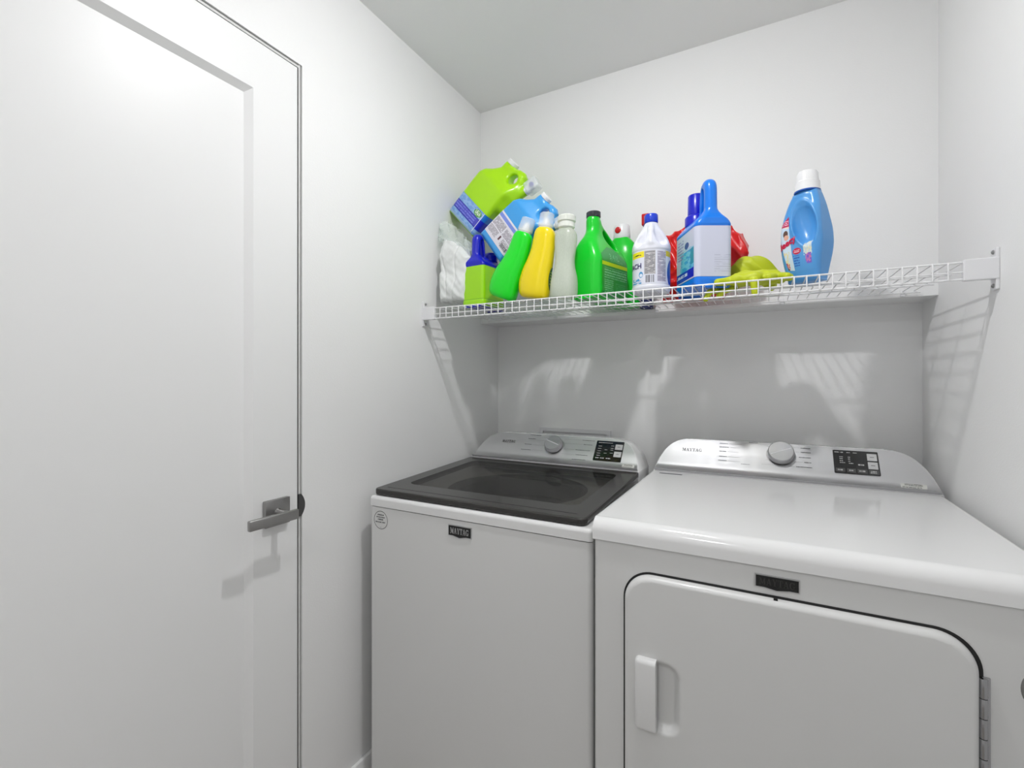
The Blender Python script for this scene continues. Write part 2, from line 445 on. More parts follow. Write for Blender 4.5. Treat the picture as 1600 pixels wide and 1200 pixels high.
prof = [(YF - T, 0), (DY0, 0), (DY0, DZ), (DY1, DZ), (DY1, 0), (YB + T, 0), (YB + T, CEIL), (YF - T, CEIL)]
a = [bm.verts.new((XL, y, z)) for y, z in prof]; b = [bm.verts.new((XL - T, y, z)) for y, z in prof]
bm.faces.new(a); bm.faces.new(b[::-1])
for i in range(8): bm.faces.new((a[i], a[(i + 1) % 8], b[(i + 1) % 8], b[i]))
struct(bm_link('wall_left', bm, WALL, smooth=False))
# flush jamb strip round the door
bm = bmesh.new(); jx = XL - .0035
for y0, y1, z0, z1 in ((DY0, DY0 + .009, 0, DZ), (DY1 - .0085, DY1 - .0035, 0, DZ), (DY0 + .009, DY1 - .0085, DZ - .009, DZ - .0035)):
    box(bm, XL - T + .005, jx, y0, y1, z0, z1)
jamb = struct(bm_link('trim_1', bm, JAMB, smooth=False))
# black strip painting the shade inside the door gap
bm = bmesh.new()
for y0, y1, z0, z1 in ((DY1 - .0135, DY1 - .0085, 0, DZ - .009), (DY0 + .009, DY0 + .013, 0, DZ - .009), (DY0 + .013, DY1 - .0135, DZ - .0135, DZ - .009)):
    box(bm, XL - T + .01, XL - .007, y0, y1, z0, z1)
bm_link('gap_shade_strip', bm, GAPM, jamb, smooth=False)
bm = bmesh.new()      # grey strip painting the shade of the groove between jamb and plaster
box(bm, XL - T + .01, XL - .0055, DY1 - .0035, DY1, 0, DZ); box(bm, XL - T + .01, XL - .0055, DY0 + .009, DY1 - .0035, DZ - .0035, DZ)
bm_link('groove_shade_line', bm, mat('groove_shade_grey', (.30, .30, .30, 1), .7, var=.05), jamb, smooth=False)
# shaker door slab with one recessed panel
y0, y1, z0, z1 = DY0 + .013, .8535, .008, DZ - .0135
xf = XL - .001
st_i, st_o = .7145, .7300
pi_, po_ = (y0 + y1 - st_i, st_i, .28, 1.980), (y0 + y1 - st_o, st_o, .265, 1.9945)
def ring(v, x): return [(x, v[0], v[2]), (x, v[1], v[2]), (x, v[1], v[3]), (x, v[0], v[3])]
vs = ring((y0, y1, z0, z1), xf - .038) + ring((y0, y1, z0, z1), xf) + ring(po_, xf) + ring(pi_, xf - .015)
fs = [(3, 2, 1, 0)] + [(i, (i + 1) % 4, (i + 1) % 4 + 4, i + 4) for i in range(4)] + [(i + 4, (i + 1) % 4 + 4, (i + 1) % 4 + 8, i + 8) for i in range(4)] + \
     [(i + 8, (i + 1) % 4 + 8, (i + 1) % 4 + 12, i + 12) for i in range(4)] + [(12, 13, 14, 15)]
door = struct(py_link('door_1', vs, fs, DOORM, smooth=False))
# lever handle
hy, hz = .7885, .9375
def hparent(name, bm, m, par=door, **k): return bm_link(name, bm, m, par, **k)
bm = bmesh.new(); box(bm, XL - .001, XL + .0115, hy - .0345, hy + .0345, hz - .0335, hz + .0335, .0015, 2)
dh = hparent('door_handle', bm, NICKEL)
bm = bmesh.new(); box(bm, XL + .058, XL + .069, .679, .806, .9245, .9495, .003, 3)
for v in bm.verts:      # faint bow of the flat bar
    v.co.x += -.006 * ((v.co.y - .79) / .11) ** 2
hparent('lever', bm, NICKEL, dh)
bm = bmesh.new(); lathe(bm, [(.011, 0), (.0085, .006), (.0085, .049)], 24, Matrix.Translation((XL + .0115, hy, hz)) @ Matrix.Rotation(pi / 2, 4, 'Y'))
hparent('spindle', bm, NICKEL, dh)
# strike plate lip on the jamb
bm = bmesh.new()
pts = [(DY1 - .0125, .967)] + [(DY1 - .0035 + .0125 * sin(t * pi) ** .8, .967 - .060 * t) for t in np.linspace(0, 1, 14)] + [(DY1 - .0125, .907)]
A = [bm.verts.new((XL + .001, p, q)) for p, q in pts]; B = [bm.verts.new((XL - .004, p, q)) for p, q in pts]
bm.faces.new(A); bm.faces.new(B[::-1])
for i in range(len(pts)): bm.faces.new((A[i], A[(i + 1) % len(pts)], B[(i + 1) % len(pts)], B[i]))
bm_link('strike_plate', bm, BRONZE, jamb, smooth=False)
# baseboards
for n, v in (('baseboard_right', (XR - .012, XR, YF, YB, 0, .1)), ('baseboard_front', (XL + .012, XR - .012, YF, YF + .012, 0, .1)),
             ('baseboard_left', (XL, XL + .012, DY1 + .01, YB, 0, .1)), ('baseboard_back', (XL + .012, XR - .012, YB - .012, YB, 0, .1))):
    struct(mkbox(n, DOORM, None, *v, .003, 2))
# ceiling dome light, then the fill dome added behind the camera
for (x, y, r, h, p), wh in zip(LIGHTS, ('over the washer', 'added as unseen fill light behind the camera')):
    t = thing('ceiling_light', 'small round white domed ceiling light ' + wh, 'light', (x, y, CEIL), 'domed ceiling lights')
    bm = bmesh.new(); lathe(bm, [(r + .003, -.006), (r + .012, -.006), (r + .015, 0), (r + .003, 0)], 48, Matrix.Translation((x, y, CEIL)))
    bm_link('trim_ring', bm, PLASTW, t)
    LENS = bpy.data.materials.new('lit_dome'); LENS.use_nodes = True
    pb = LENS.node_tree.nodes['Principled BSDF']; pb.inputs['Base Color'].default_value = (.8, .8, .8, 1)
    pb.inputs['Emission Color'].default_value = (1, 1, 1, 1); pb.inputs['Emission Strength'].default_value = p / (pi * pi * (r * r + h * h))
    bm = bmesh.new(); lathe(bm, [(.0005, -h)] + [(r * sin(a_), -h * cos(a_)) for a_ in np.linspace(.15, pi / 2, 9)] + [(r, 0)], 40, Matrix.Translation((x, y, CEIL - .001)))
    bm_link('dome', bm, LENS, t)

# washer outlet box on the recessed wall
t = thing('outlet_box', 'white plastic washer outlet box on the wall behind the washer', 'outlet box', (-.726, YB, .86))
ox0, ox1, oz0, oz1 = -.8876, -.565, .86, 1.0615
bm = bmesh.new()
for v in ((ox0, ox1, oz1 - .016, oz1), (ox0, ox1, oz0, oz0 + .016), (ox0, ox0 + .016, oz0 + .016, oz1 - .016), (ox1 - .016, ox1, oz0 + .016, oz1 - .016)):
    box(bm, v[0], v[1], YB - .012, YB, v[2], v[3])
bm_link('frame', bm, PLASTW, t, smooth=False)
mkbox('back_plate', PLASTW, t, ox0 + .016, ox1 - .016, YB - .002, YB, oz0 + .016, oz1 - .016, smooth=False)
for k, x in enumerate((-.79, -.66)):
    bm = bmesh.new(); lathe(bm, [(.016, 0), (.016, .012), (.008, .012), (.008, .045)], 20, Matrix.Translation((x, YB - .002, .985)) @ Matrix.Rotation(pi / 2, 4, 'X'))
    bm_link('valve', bm, CHROME, t)

# ================================================================== WASHER AND DRYER CONSOLES
def ramp(v, tab):
    for (a, x), (b, y) in zip(tab, tab[1:]):
        if v <= b: return x + (y - x) * (v - a) / (b - a)
    return tab[-1][1]
INS = [(0, 0), (.2, .006), (.4, .014), (.6, .026), (.75, .039), (.85, .052), (.92, .065), (.97, .083), (1, .112)]
def console(par, x0, x1, yb, zb, yt, zt, yback, cove):
    """returns the face-coordinate function P(u 0..1, v 0..1, lift)"""
    B = Vector((0, yb, zb)); S = Vector((0, yt - yb, zt - zb)); nrm = Vector((0, -S.z, S.y)).normalized()
    def P(x, v, h=0):
        p = B + S * v + nrm * h; return Vector((x, p.y, p.z))
    # shell: front outline lofted straight back
    vv = [0, .1, .2, .3, .4, .5, .6, .7, .78, .85, .9, .94, .97, .99, 1]
    out = [(x0 + ramp(v, INS), v) for v in vv] + [(x1 - ramp(v, INS), v) for v in vv[::-1]]
    bm = bmesh.new(); rings = []
    for k, (yy, sc, lift) in enumerate(((None, .985, .0), (None, 1, -.004), (yback - .01, 1, 0), (yback, .98, 0))):
        cx = (x0 + x1) / 2; rg = []
        for x, v in out:
            p = P(cx + (x - cx) * sc, v if sc == 1 else .5 + (v - .5) * .985, lift)
            if yy: p = Vector((p.x, yy, p.z - (0.004 if v > .5 else 0)))
            rg.append(bm.verts.new(p))
        rings.append(rg)
    n = len(out)
    for A_, B_ in zip(rings, rings[1:]):
        for i in range(n): bm.faces.new((A_[i], A_[(i + 1) % n], B_[(i + 1) % n], B_[i]))
    bm.faces.new(rings[0]); bm.faces.new(rings[-1][::-1])
    bm_link('console', bm, ENAMELG, par, ang=50)
    # brushed steel fascia, coved forward at its foot
    rows = np.linspace(0, 1, 46); vs, fs = [], []; nc = 30; tp = .0035
    for r in rows:
        v = .035 + (.975 - .035) * r
        iw = ramp(v, INS) + .0045 + (.0035 * max(0, (r - .8) / .2)); h = .0015
        if r < cove: h += .011 * (1 - r / cove) ** 2
        for c in range(nc + 1): vs.append(P(x0 + iw + (x1 - x0 - 2 * iw) * c / nc, v, h))
    for i in range(len(rows) - 1):
        for c in range(nc): a_ = i * (nc + 1) + c; fs.append((a_, a_ + 1, a_ + nc + 2, a_ + nc + 1))
    b_ = len(vs); per = [c for c in range(nc + 1)] + [(i + 1) * (nc + 1) - 1 + 0 for i in range(1, len(rows))] + [(len(rows) - 1) * (nc + 1) + c for c in range(nc - 1, -1, -1)] + [i * (nc + 1) for i in range(len(rows) - 2, 0, -1)]
    for k in per:
        p = vs[k]; vs.append(p - nrm * (.003 + (.011 if p.z < zb + .02 else 0)))
    for i in range(len(per)): fs.append((per[i], b_ + i, b_ + (i + 1) % len(per), per[(i + 1) % len(per)]))
    fas = py_link('fascia', vs, fs, STEEL, par, ang=50)
    return P, nrm, S.normalized(), fas
def knob(par, P, nrm, x, v, r, rot):
    c = P(x, v, .002); q = Vector((0, 0, 1)).rotation_difference(nrm).to_matrix().to_4x4()
    M_ = Matrix.Translation(c) @ q
    bm = bmesh.new(); lathe(bm, [(r * .9, 0), (r * .9, .003), (r * 1.0, .004), (r * 1.02, .012), (r, .0235), (r * .965, .026), (r * .94, .0265), (r * .93, .0255), (.0005, .0255)], 64, M_)
    k = bm_link('knob', bm, CHROME_K, par)
    bm = bmesh.new(); box(bm, -r * .84, r * .84, -.0011, .0011, .0250, .0259)
    bm.transform(M_ @ Matrix.Rotation(rot, 4, 'Z')); bm_link('pointer_line', bm, PLASTW, k, smooth=False)
    bm = bmesh.new(); lathe(bm, [(r * 1.16, 0), (r * 1.16, .0016), (r * 1.12, .0016), (r * 1.12, 0)], 64, M_)
    bm_link('dial_ring', bm, STEEL, par)
CHROME_K = mat('turned_steel', (.50, .50, .51, 1), .36, metal=1, bump=(50, .05, (1, 1, 1)))
BTN = mat('silver_button', (.62, .62, .62, 1), .4, var=.02)

def world_decal(name, me, origin, ud, vd, m, par, off=.0006):
    o = decal(name, me, origin, ud, vd, m, par, None, off)
    o.data.transform(Matrix.Translation(-Vector(rootloc(par)))); return o
def display(par, P, sl, xa, xb, va, vb, lay):
    cx, cv = (xa + xb) / 2, (va + vb) / 2; W, H = xb - xa, (P(0, vb) - P(0, va)).length
    nrm = Vector((1, 0, 0)).cross(sl)
    M_ = Matrix.Translation(P(cx, cv, .0014)) @ Matrix(((1, 0, 0, 0), (0, sl.y, nrm.y, 0), (0, sl.z, nrm.z, 0), (0, 0, 0, 1)))
    bm = bmesh.new(); box(bm, -W / 2, W / 2, -H / 2, H / 2, 0, .0016, .003, 3, only=lambda c, d: abs(d.z) > .9)
    bm.transform(M_); dp = bm_link('display_panel', bm, PANEL, par, smooth=False)
    for bx, by, bw, bh in lay['btn']:
        bm = bmesh.new(); box(bm, bx * W - bw * W / 2, bx * W + bw * W / 2, by * H - bh * H / 2, by * H + bh * H / 2, .0014, .0026, .001, 2, only=lambda c, d: abs(d.z) > .9)
        bm.transform(M_); b_ = bm_link('button', bm, BTN, dp, smooth=False)
        rr = [(bx * W - bw * W * .2, bx * W + bw * W * .2, by * H, .0022)]
        world_decal('button_symbol', text_lines(rr), M_ @ Vector((0, 0, .0028)), (1, 0, 0), sl, INK, dp, .0002)
    if lay.get('keys'):
        bm = bmesh.new()
        for bx, by, bw, bh in lay['keys']: box(bm, (bx - bw / 2) * W, (bx + bw / 2) * W, (by - bh / 2) * H, (by + bh / 2) * H, .0015, .0021)
        bm.transform(M_); bm_link('touch_keys', bm, mat('dim_key', (.09, .09, .09, 1), .3, var=.05), dp, smooth=False)
    world_decal('panel_print', text_lines([(u0 * W, u1 * W, v * H, h * H) for u0, u1, v, h in lay['txt']]), M_ @ Vector((0, 0, .0022)), (1, 0, 0), sl, WHITEINK, dp, .0003)
    return dp

# ================================================================== WASHER
WX0, WX1, WY = -1.0545, -.3557, 1.064
wash = thing('washing_machine', 'white top-load washing machine with smoked dark lid, left of the dryer', 'washing machine', ((WX0 + WX1) / 2, 1.40, 0))
vert = lambda c, d: abs(d.z) > .9
mkbox('cabinet', BODYP, wash, WX0, WX1, WY, 1.735, .03, .8945, .012, 5, vert)
for x in (WX0 + .06, WX1 - .06):
    for y in (WY + .05, 1.68):
        bm = bmesh.new(); lathe(bm, [(.022, 0), (.022, .012), (.014, .014), (.014, .034)], 20, Matrix.Translation((x, y, 0))); bm_link('foot', bm, BLACK, wash)
# top cover with tub opening
bm = bmesh.new(); box(bm, WX0 - .001, WX1 + .001, WY - .003, 1.735, .8975, .927, .011, 5, lambda c, d: c.z > .9 or abs(d.z) > .9)
tc_ = bm_link('top_cover', bm, ENAMEL, wash)
bm = bmesh.new(); lathe(bm, [(.225, .80), (.225, .99)], 64, Matrix.Translation((-.705 - wash.location.x, 1.36 - wash.location.y, 0)))
bool_cut(tc_, bm); wn(tc_)
bm = bmesh.new(); lathe(bm, [(.225, .80), (.225, .99)], 64, Matrix.Translation((-.705 - wash.location.x, 1.36 - wash.location.y, 0)))
bool_cut(wash.children[0], bm); wn(wash.children[0])
TUB = mat('tub_steel', (.16, .16, .16, 1), .35, metal=.5, var=.1)
bm = bmesh.new(); lathe(bm, [(.20, .801), (.2245, .801), (.2245, .925), (.200, .925), (.19, .915), (.19, .86), (.20, .85)], 64, Matrix.Translation((-.705, 1.36, 0)))
bm_link('tub_ring', bm, TUB, wash)
# hinged lid: dark frame with window, rising slightly towards the back
LX0, LX1, LY0, LY1 = -1.047, -.3745, 1.070, 1.606
zl0, zl1 = .9285, .9465
def lift(o, dz=.018):
    for v in o.data.vertices:
        y = v.co.y + wash.location.y; v.co.z += dz * (y - LY0) / (LY1 - LY0)
lid = mkbox('lid', LIDM, wash, LX0, LX1, LY0, LY1, zl0, zl1, .018, 5, lambda c, d: abs(d.z) > .9 and c.y < 1.2)
bmx = bmesh.new(); bmx.from_mesh(lid.data)
es = [e for e in bmx.edges if all(v.co.z > zl1 - 1e-4 for v in e.verts) and len(e.link_faces) == 2 and any(abs(f.normal.z) < .5 for f in e.link_faces)]
es += [e for e in bmx.edges if all(v.co.z < zl0 + 1e-4 for v in e.verts) and len(e.link_faces) == 2 and any(abs(f.normal.z) < .5 for f in e.link_faces)]
bmesh.ops.bevel(bmx, geom=es, offset=.0045, segments=3, profile=.5, affect='EDGES'); bmx.to_mesh(lid.data); bmx.free()
wl = wash.location
gx0, gx1, gy0, gy1 = -.992, -.428, 1.160, 1.55
bm = bmesh.new(); box(bm, gx0 - wl.x, gx1 - wl.x, gy0 - wl.y, gy1 - wl.y, .8, 1.0, .03, 4, lambda c, d: abs(d.z) > .9)
bool_cut(lid, bm)
lid.data.materials.clear(); lid.data.materials.append(LIDM)
lid.data.polygons.foreach_set('use_smooth', [True] * len(lid.data.polygons)); lid.data.set_sharp_from_angle(angle=radians(30))
lift(lid); wn(lid)
GLASS = glassy('smoked_glass', (.03, .029, .028, 1), .36, .02, (.80, .79, .77, 1))
gl = mkbox('window', GLASS, lid, gx0 + .0004, gx1 - .0004, gy0 + .0004, gy1 - .0004, zl1 - .005, zl1 - .0002, .0295, 4, lambda c, d: abs(d.z) > .9)
lift(gl)
# shallow grip groove line along the lid's front
g_ = mkbox('grip_line', BLACK, lid, LX0 + .03, LX1 - .03, LY0 + .030, LY0 + .032, zl1 - .001, zl1 + .0003); lift(g_)
Pw, nw, sw, fw = console(wash, WX0 + .009, WX1 - .018, 1.612, .962, 1.70, 1.061, 1.765, .22)
# console base between lid and fascia
mkbox('console_base', ENAMELG, wash, WX0 + .012, WX1 - .018, 1.611, 1.762, .926, .964, .003, 2)
knob(wash, Pw, nw, -.7045, .60, .033, radians(-20))
CW = Matrix()
world_decal('brand_lettering', slab('MAYTAG', .0115, .058), Pw(-.9035, .66, .0018), (1, 0, 0), sw, INKB, wash, .0004)
# outline bar of print
def wrows(l): return text_lines(l)
bmr = []
pr_ = [(-.818, -.772, .93, .004), (-.822, -.79, .80, .004), (-.83, -.80, .60, .004), (-.838, -.795, .41, .004),
       (-.600, -.552, .86, .004), (-.592, -.558, .72, .004), (-.618, -.561, .53, .004), (-.612, -.566, .37, .004), (-.622, -.570, .22, .004), (-.60, -.58, .13, .004)]
Lw = (Pw(0, 1) - Pw(0, 0)).length
def words(par, P, L, rws, sl):
    for a, b, v, h in rws:      # each printed word runs together as one dash-like strip
        me = bpy.data.meshes.new('w'); vs = []; rnd = random.Random(int(v * 1000) + int(a * 999)); x = a; top, bot = [], []
        while x < b:
            st = h * rnd.uniform(.25, .5); t_, u_ = h * rnd.uniform(.12, .34), h * rnd.uniform(.12, .34)
            for xx in (x, min(x + st, b)): top.append((xx, v * L + t_, 0)); bot.append((xx, v * L - u_, 0))
            x += st
        me.from_pydata(bot + top, [], [(i, i + 1, len(bot) + i + 1, len(bot) + i) for i in range(len(bot) - 1) if bot[i + 1][0] - bot[i][0] > 1e-7 or abs(bot[i + 1][1] - bot[i][1]) > 0]); me.update()
        world_decal('dial_word', me, P(0, 0, .0018), (1, 0, 0), sl, INKW, par, .0004)
words(wash, Pw, Lw, pr_, sw)
def leaders(par, P, L, rows, sl):
    for a, b, v in rows:
        me = bpy.data.meshes.new('l'); me.from_pydata([(a, v * L - .0003, 0), (b, v * L - .0003, 0), (b, v * L + .0003, 0), (a, v * L + .0003, 0)], [], [(0, 1, 2, 3)]); me.update()
        world_decal('dial_line', me, P(0, 0, .0018), (1, 0, 0), sl, LINEM, par, .0004)
leaders(wash, Pw, Lw, [(-.768, -.735, .88), (-.785, -.745, .76), (-.795, -.745, .59), (-.79, -.745, .42), (-.672, -.604, .86), (-.665, -.596, .72), (-.665, -.622, .53), (-.67, -.616, .37)], sw)
LAYW = dict(btn=[(.34, .22, .26, .26), (.34, -.14, .26, .26)],
            txt=[(-.42, .1, .40, .035)] + [(-.40, -.27, v, .03) for v in (.22, .10, -.02, -.14, -.25)] + [(-.15, -.05, v, .03) for v in (.05, -.12)] + [(.06, .16, v, .03) for v in (.26, .14, .05, -.1)] + [(-.42, -.3, -.37, .05), (-.25, -.1, -.37, .05), (-.04, .12, -.37, .05)])
display(wash, Pw, sw, -.5435, -.4425, .24, .88, LAYW)
STICK = stamps('console_sticker', rgb(205, 205, 200), [('lines', .15, .55, .85, .95, rgb(70, 70, 65), 5), ('lines', .05, .05, .8, .45, rgb(80, 80, 75), 5)])
def uvquad(name, P, x0, x1, v0, v1, m, par, lift_=.0022):
    vs = [P(x0, v0, lift_), P(x1, v0, lift_), P(x1, v1, lift_), P(x0, v1, lift_)]
    me = bpy.data.meshes.new(name); me.from_pydata([tuple(v) for v in vs], [], [(0, 1, 2, 3)]); uvl = me.uv_layers.new(name='UVMap')
    for i, c in enumerate(((0, 0), (1, 0), (1, 1), (0, 1))): uvl.data[i].uv = c
    return link(name, me, m, par, smooth=False)
uvquad('sticker', Pw, -.433, -.391, .06, .17, STICK, wash, .0085)
# front badge: bowed lower edge
def badge(par, x0, x1, z0, z1, yf, txtm, facem):
    cx = (x0 + x1) / 2; bm = bmesh.new()
    pts = [(x0, z1), (x0, z0)] + [(x0 + (x1 - x0) * t, z0 - (z1 - z0) * .16 * max(0, 1 - abs(t - .5) / .3)) for t in (.2, .35, .5, .65, .8)] + [(x1, z0), (x1, z1)]
    def ext(grow, ya, yb, m, nm, pa):
        bm = bmesh.new(); cz = (z0 + z1) / 2
        A = [bm.verts.new((cx + (x - cx) + (grow if x > cx else -grow), ya, z + (grow if z > cz else -grow))) for x, z in pts]
        B = [bm.verts.new((v.co.x, yb, v.co.z)) for v in A]
        bm.faces.new(A); bm.faces.new(B[::-1])
        for i in range(len(A)): bm.faces.new((A[i], A[(i + 1) % len(A)], B[(i + 1) % len(A)], B[i]))
        return bm_link(nm, bm, m, pa, smooth=False)
    fr = ext(.0022, yf - .002, yf + .001, STEEL, 'badge_frame', par)
    ext(0, yf - .0032, yf - .0015, facem, 'badge_face', fr)
    world_decal('badge_lettering', slab('MAYTAG', (z1 - z0) * .62, (x1 - x0) * .84), (cx, yf - .0033, (z0 + z1) / 2 + .0005), (1, 0, 0), (0, 0, 1), txtm, fr, .0003)
badge(wash, at(702, 830, WY)[0], at(736, 835, WY)[0], at(719, 838, WY)[2], at(719, 823, WY)[2], WY, mat('badge_silver', (.6, .6, .6, 1), .3, metal=.6, var=.05), BLACK)
c = at(595.2, 812.5, WY)
RND = stamps('round_sticker', (.70, .70, .69, 1), [('ring', .01, .01, .99, .99, (.06, .06, .06, 1), .88)])
bm = bmesh.new(); lathe(bm, [(.0275, 0), (.0275, .0006)], 48, Matrix.Translation((c[0], WY, c[2])) @ Matrix.Rotation(pi / 2, 4, 'X'))
rs = bm_link('round_sticker', bm, RND, wash, smooth=False)
uvl = rs.data.uv_layers.new(name='UVMap')
for l in rs.data.loops:
    v = rs.data.vertices[l.vertex_index].co + wash.location; uvl.data[l.index].uv = (.5 + (v.x - c[0]) / .055, .5 + (v.z - c[2]) / .055)
world_decal('sticker_print', text_lines([(-.012, .012, .0155, .0036), (-.0165, .0165, .0085, .0036), (-.0115, .010, .0018, .0036), (-.020, -.011, -.0062, .0036), (-.009, .003, -.0062, .0036), (.006, .0175, -.0062, .0036), (-.003, .003, -.0215, .0012)]),
            (c[0], WY - .0006, c[2]), (1, 0, 0), (0, 0, 1), INK, rs, .0003)

# ================================================================== DRYER
RX0, RX1, RY = -.340, .424, 1.030
dry = thing('clothes_dryer', 'white front-load clothes dryer with side-hinged door, right of the washer', 'dryer', ((RX0 + RX1) / 2, 1.38, 0))
mkbox('cabinet', BODYP, dry, RX0, RX1, RY, 1.76, .03, .918, .012, 5, vert)
for x in (RX0 + .06, RX1 - .06):
    for y in (RY + .05, 1.70):
        bm = bmesh.new(); lathe(bm, [(.022, 0), (.022, .012), (.014, .014), (.014, .034)], 20, Matrix.Translation((x, y, 0))); bm_link('foot', bm, BLACK, dry)
# one-piece top: profile swept across with rounded front edge
bm = bmesh.new()
zt, zb = .9665, .9205
box(bm, RX0 - .001, RX1 + .001, RY - .006, 1.76, zb, zt, .028, 8, lambda c, d: (abs(d.x) > .9 and c.y < 1.1 and c.z > .95))
es = [e for e in bm.edges if e.calc_length() > .02 and all(abs(v.co.x - (RX0 - .001)) < 1e-5 for v in e.verts) or all(abs(v.co.x - (RX1 + .001)) < 1e-5 for v in e.verts)]
es = [e for e in es if not all(v.co.z < zb + .001 for v in e.verts) and not all(v.co.y > 1.75 for v in e.verts)]
bmesh.ops.bevel(bm, geom=es, offset=.012, segments=4, profile=.5, affect='EDGES')
wn(bm_link('top_panel', bm, ENAMELG, dry, ang=40))
# door: height field with bevelled rim and finger pocket
dx0, dx1, dz0, dz1, rc = -.268, .3035, .330, .8625, .058
def rr(x, z, x0, x1, z0, z1, r):
    qx = np.abs(x - (x0 + x1) / 2) - (x1 - x0) / 2 + r; qz = np.abs(z - (z0 + z1) / 2) - (z1 - z0) / 2 + r
    return np.hypot(np.maximum(qx, 0), np.maximum(qz, 0)) + np.minimum(np.maximum(qx, qz), 0) - r
def door_y(x, z):
    d = -rr(x, z, dx0, dx1, dz0, dz1, rc)
    t = np.clip(d / .011, 0, 1)
    y = RY - .003 - .015 * np.sqrt(1 - (1 - t) ** 2)
    # pocket to the right of the grip
    px_, pz = x - (-.180), z - .6175
    q = np.hypot(np.maximum(px_ / .032, 0) if False else px_ / .034, 0 * px_)
    dp = rr(x, z, -.235, -.152, .544, .691, .030)
    y = y + .0135 * sstep(-dp, -.003, .016)
    return y
def rrloop(x0, x1, z0, z1, r, n=14):
    P_ = []
    for cx, cz, a0 in ((x1 - r, z1 - r, 0), (x0 + r, z1 - r, 90), (x0 + r, z0 + r, 180), (x1 - r, z0 + r, 270)):
        for k in range(n + 1): a_ = radians(a0 + 90 * k / n); P_.append((cx + r * cos(a_), cz + r * sin(a_)))
    return P_
# rim rings of the door, then a grid inside
bm = bmesh.new(); rings = []
for ins in (0, .0004, .0012, .0025, .0045, .0075, .011):
    L_ = rrloop(dx0 + ins, dx1 - ins, dz0 + ins, dz1 - ins, rc - ins)
    rings.append([bm.verts.new((x, float(door_y(np.array(x), np.array(z))), z)) for x, z in L_])
back = [bm.verts.new((v.co.x, RY - .001, v.co.z)) for v in rings[0]]
rings.insert(0, back)
for A_, B_ in zip(rings, rings[1:]):
    n = len(A_)
    for i in range(n): bm.faces.new((A_[i], A_[(i + 1) % n], B_[(i + 1) % n], B_[i]))
# inner area split: flat frame round a fine pocket grid
gx = list(np.linspace(-.245, -.142, 42)); gz = list(np.linspace(.534, .701, 62))
inner = rings[-1]
V = [[bm.verts.new((x, float(door_y(np.array(x), np.array(z))), z)) for z in gz] for x in gx]
for i in range(len(gx) - 1):
    for j in range(len(gz) - 1): bm.faces.new((V[i][j], V[i][j + 1], V[i + 1][j + 1], V[i + 1][j]))
loop = [V[i][0] for i in range(len(gx))] + [V[-1][j] for j in range(1, len(gz))] + [V[i][-1] for i in range(len(gx) - 2, -1, -1)] + [V[0][j] for j in range(len(gz) - 2, 0, -1)]
ee = [bm.edges.get((inner[i], inner[(i + 1) % len(inner)])) for i in range(len(inner))] + [bm.edges.get((loop[i], loop[(i + 1) % len(loop)])) for i in range(len(loop))]
bmesh.ops.triangle_fill(bm, use_beauty=True, use_dissolve=False, edges=[e for e in ee if e])
ddoor = wn(bm_link('door', bm, BODYP, dry, ang=40))
# raised grip
bm = bmesh.new(); vs = []
def grip_y(s): return RY - .018 - .016 * sin(min(1, s * 1.6) * pi / 2) * (1 if s < .93 else 1 - (s - .93) * 2)
L_ = [(x, z) for x, z in rrloop(-.2425, -.2000, .5455, .6945, .0095, 8)]
A = []; 
bm = bmesh.new(); box(bm, -.2425, -.1985, RY - .033, RY - .016, .5455, .6945, .010, 5, lambda c, d: (abs(d.z) > .9 and c.x < -.22 and c.y < RY - .03) or (abs(d.x) > .9 and c.y < RY - .03) or (abs(d.y) > .9 and c.x < -.22))
bm_link('grip', bm, ENAMEL, ddoor, ang=40)
# dark plate painting the shaded gap line round the door
bm = bmesh.new(); A = [bm.verts.new((x, RY - .0015, z)) for x, z in rrloop(dx0 - .004, dx1 + .0065, dz0 - .004, dz1 + .0045, rc + .004)]
B = [bm.verts.new((v.co.x, RY + .001, v.co.z)) for v in A]
bm.faces.new(A); bm.faces.new(B[::-1])
for i in range(len(A)): bm.faces.new((A[i], A[(i + 1) % len(A)], B[(i + 1) % len(A)], B[i]))
bm_link('door_gap_shade', bm, GAPM, dry, smooth=False)
# chrome hinge
hx = .3085
for hz0, hz1 in ((.64, .8005), (.40, .54)):
    bm = bmesh.new()
    nseg = 5; hh = (hz1 - hz0) / nseg
    for i in range(nseg): lathe(bm, [(.0052, hz0 + i * hh + .0006), (.0058, hz0 + i * hh + .002), (.0058, hz0 + (i + 1) * hh - .002), (.0052, hz0 + (i + 1) * hh - .0006)], 20, Matrix.Translation((hx, RY - .006, 0)))
    box(bm, hx - .001, hx + .010, RY - .003, RY, hz0, hz1, .001, 2)
    bm_link('hinge', bm, mat('hinge_steel', (.42, .42, .43, 1), .22, metal=1, var=.05), dry)
# small catch mark above the door and a dark grey oval plate at the right edge
bm = bmesh.new(); lathe(bm, [(.001, -.0025), (.021, -.002), (.023, 0)], 40, Matrix.Translation((.3765, RY, .795)) @ Matrix.Rotation(-pi / 2, 4, 'X') @ Matrix.Scale(1.35, 4, (0, 1, 0)))
bm_link('oval_plate', bm, mat('oval_grey', (.20, .195, .19, 1), .5, var=.05), dry)
c = at(1212, 936, RY - .012); mkbox('catch', BLACK, dry, c[0] - .0035, c[0] + .0035, RY - .010, RY - .004, .8615, .8640)
Pd, nd, sd, fd = console(dry, RX0 + .004, RX1 - .002, 1.648, .966, 1.735, 1.072, 1.79, .20)
kx = at(1220, 712, 1.70)[0]
knob(dry, Pd, nd, kx, .68, .0355, radians(24))
world_decal('brand_lettering', slab('MAYTAG', .0115, .062), Pd(-.2175, .665, .0018), (1, 0, 0), sd, INKB, dry, .0004)
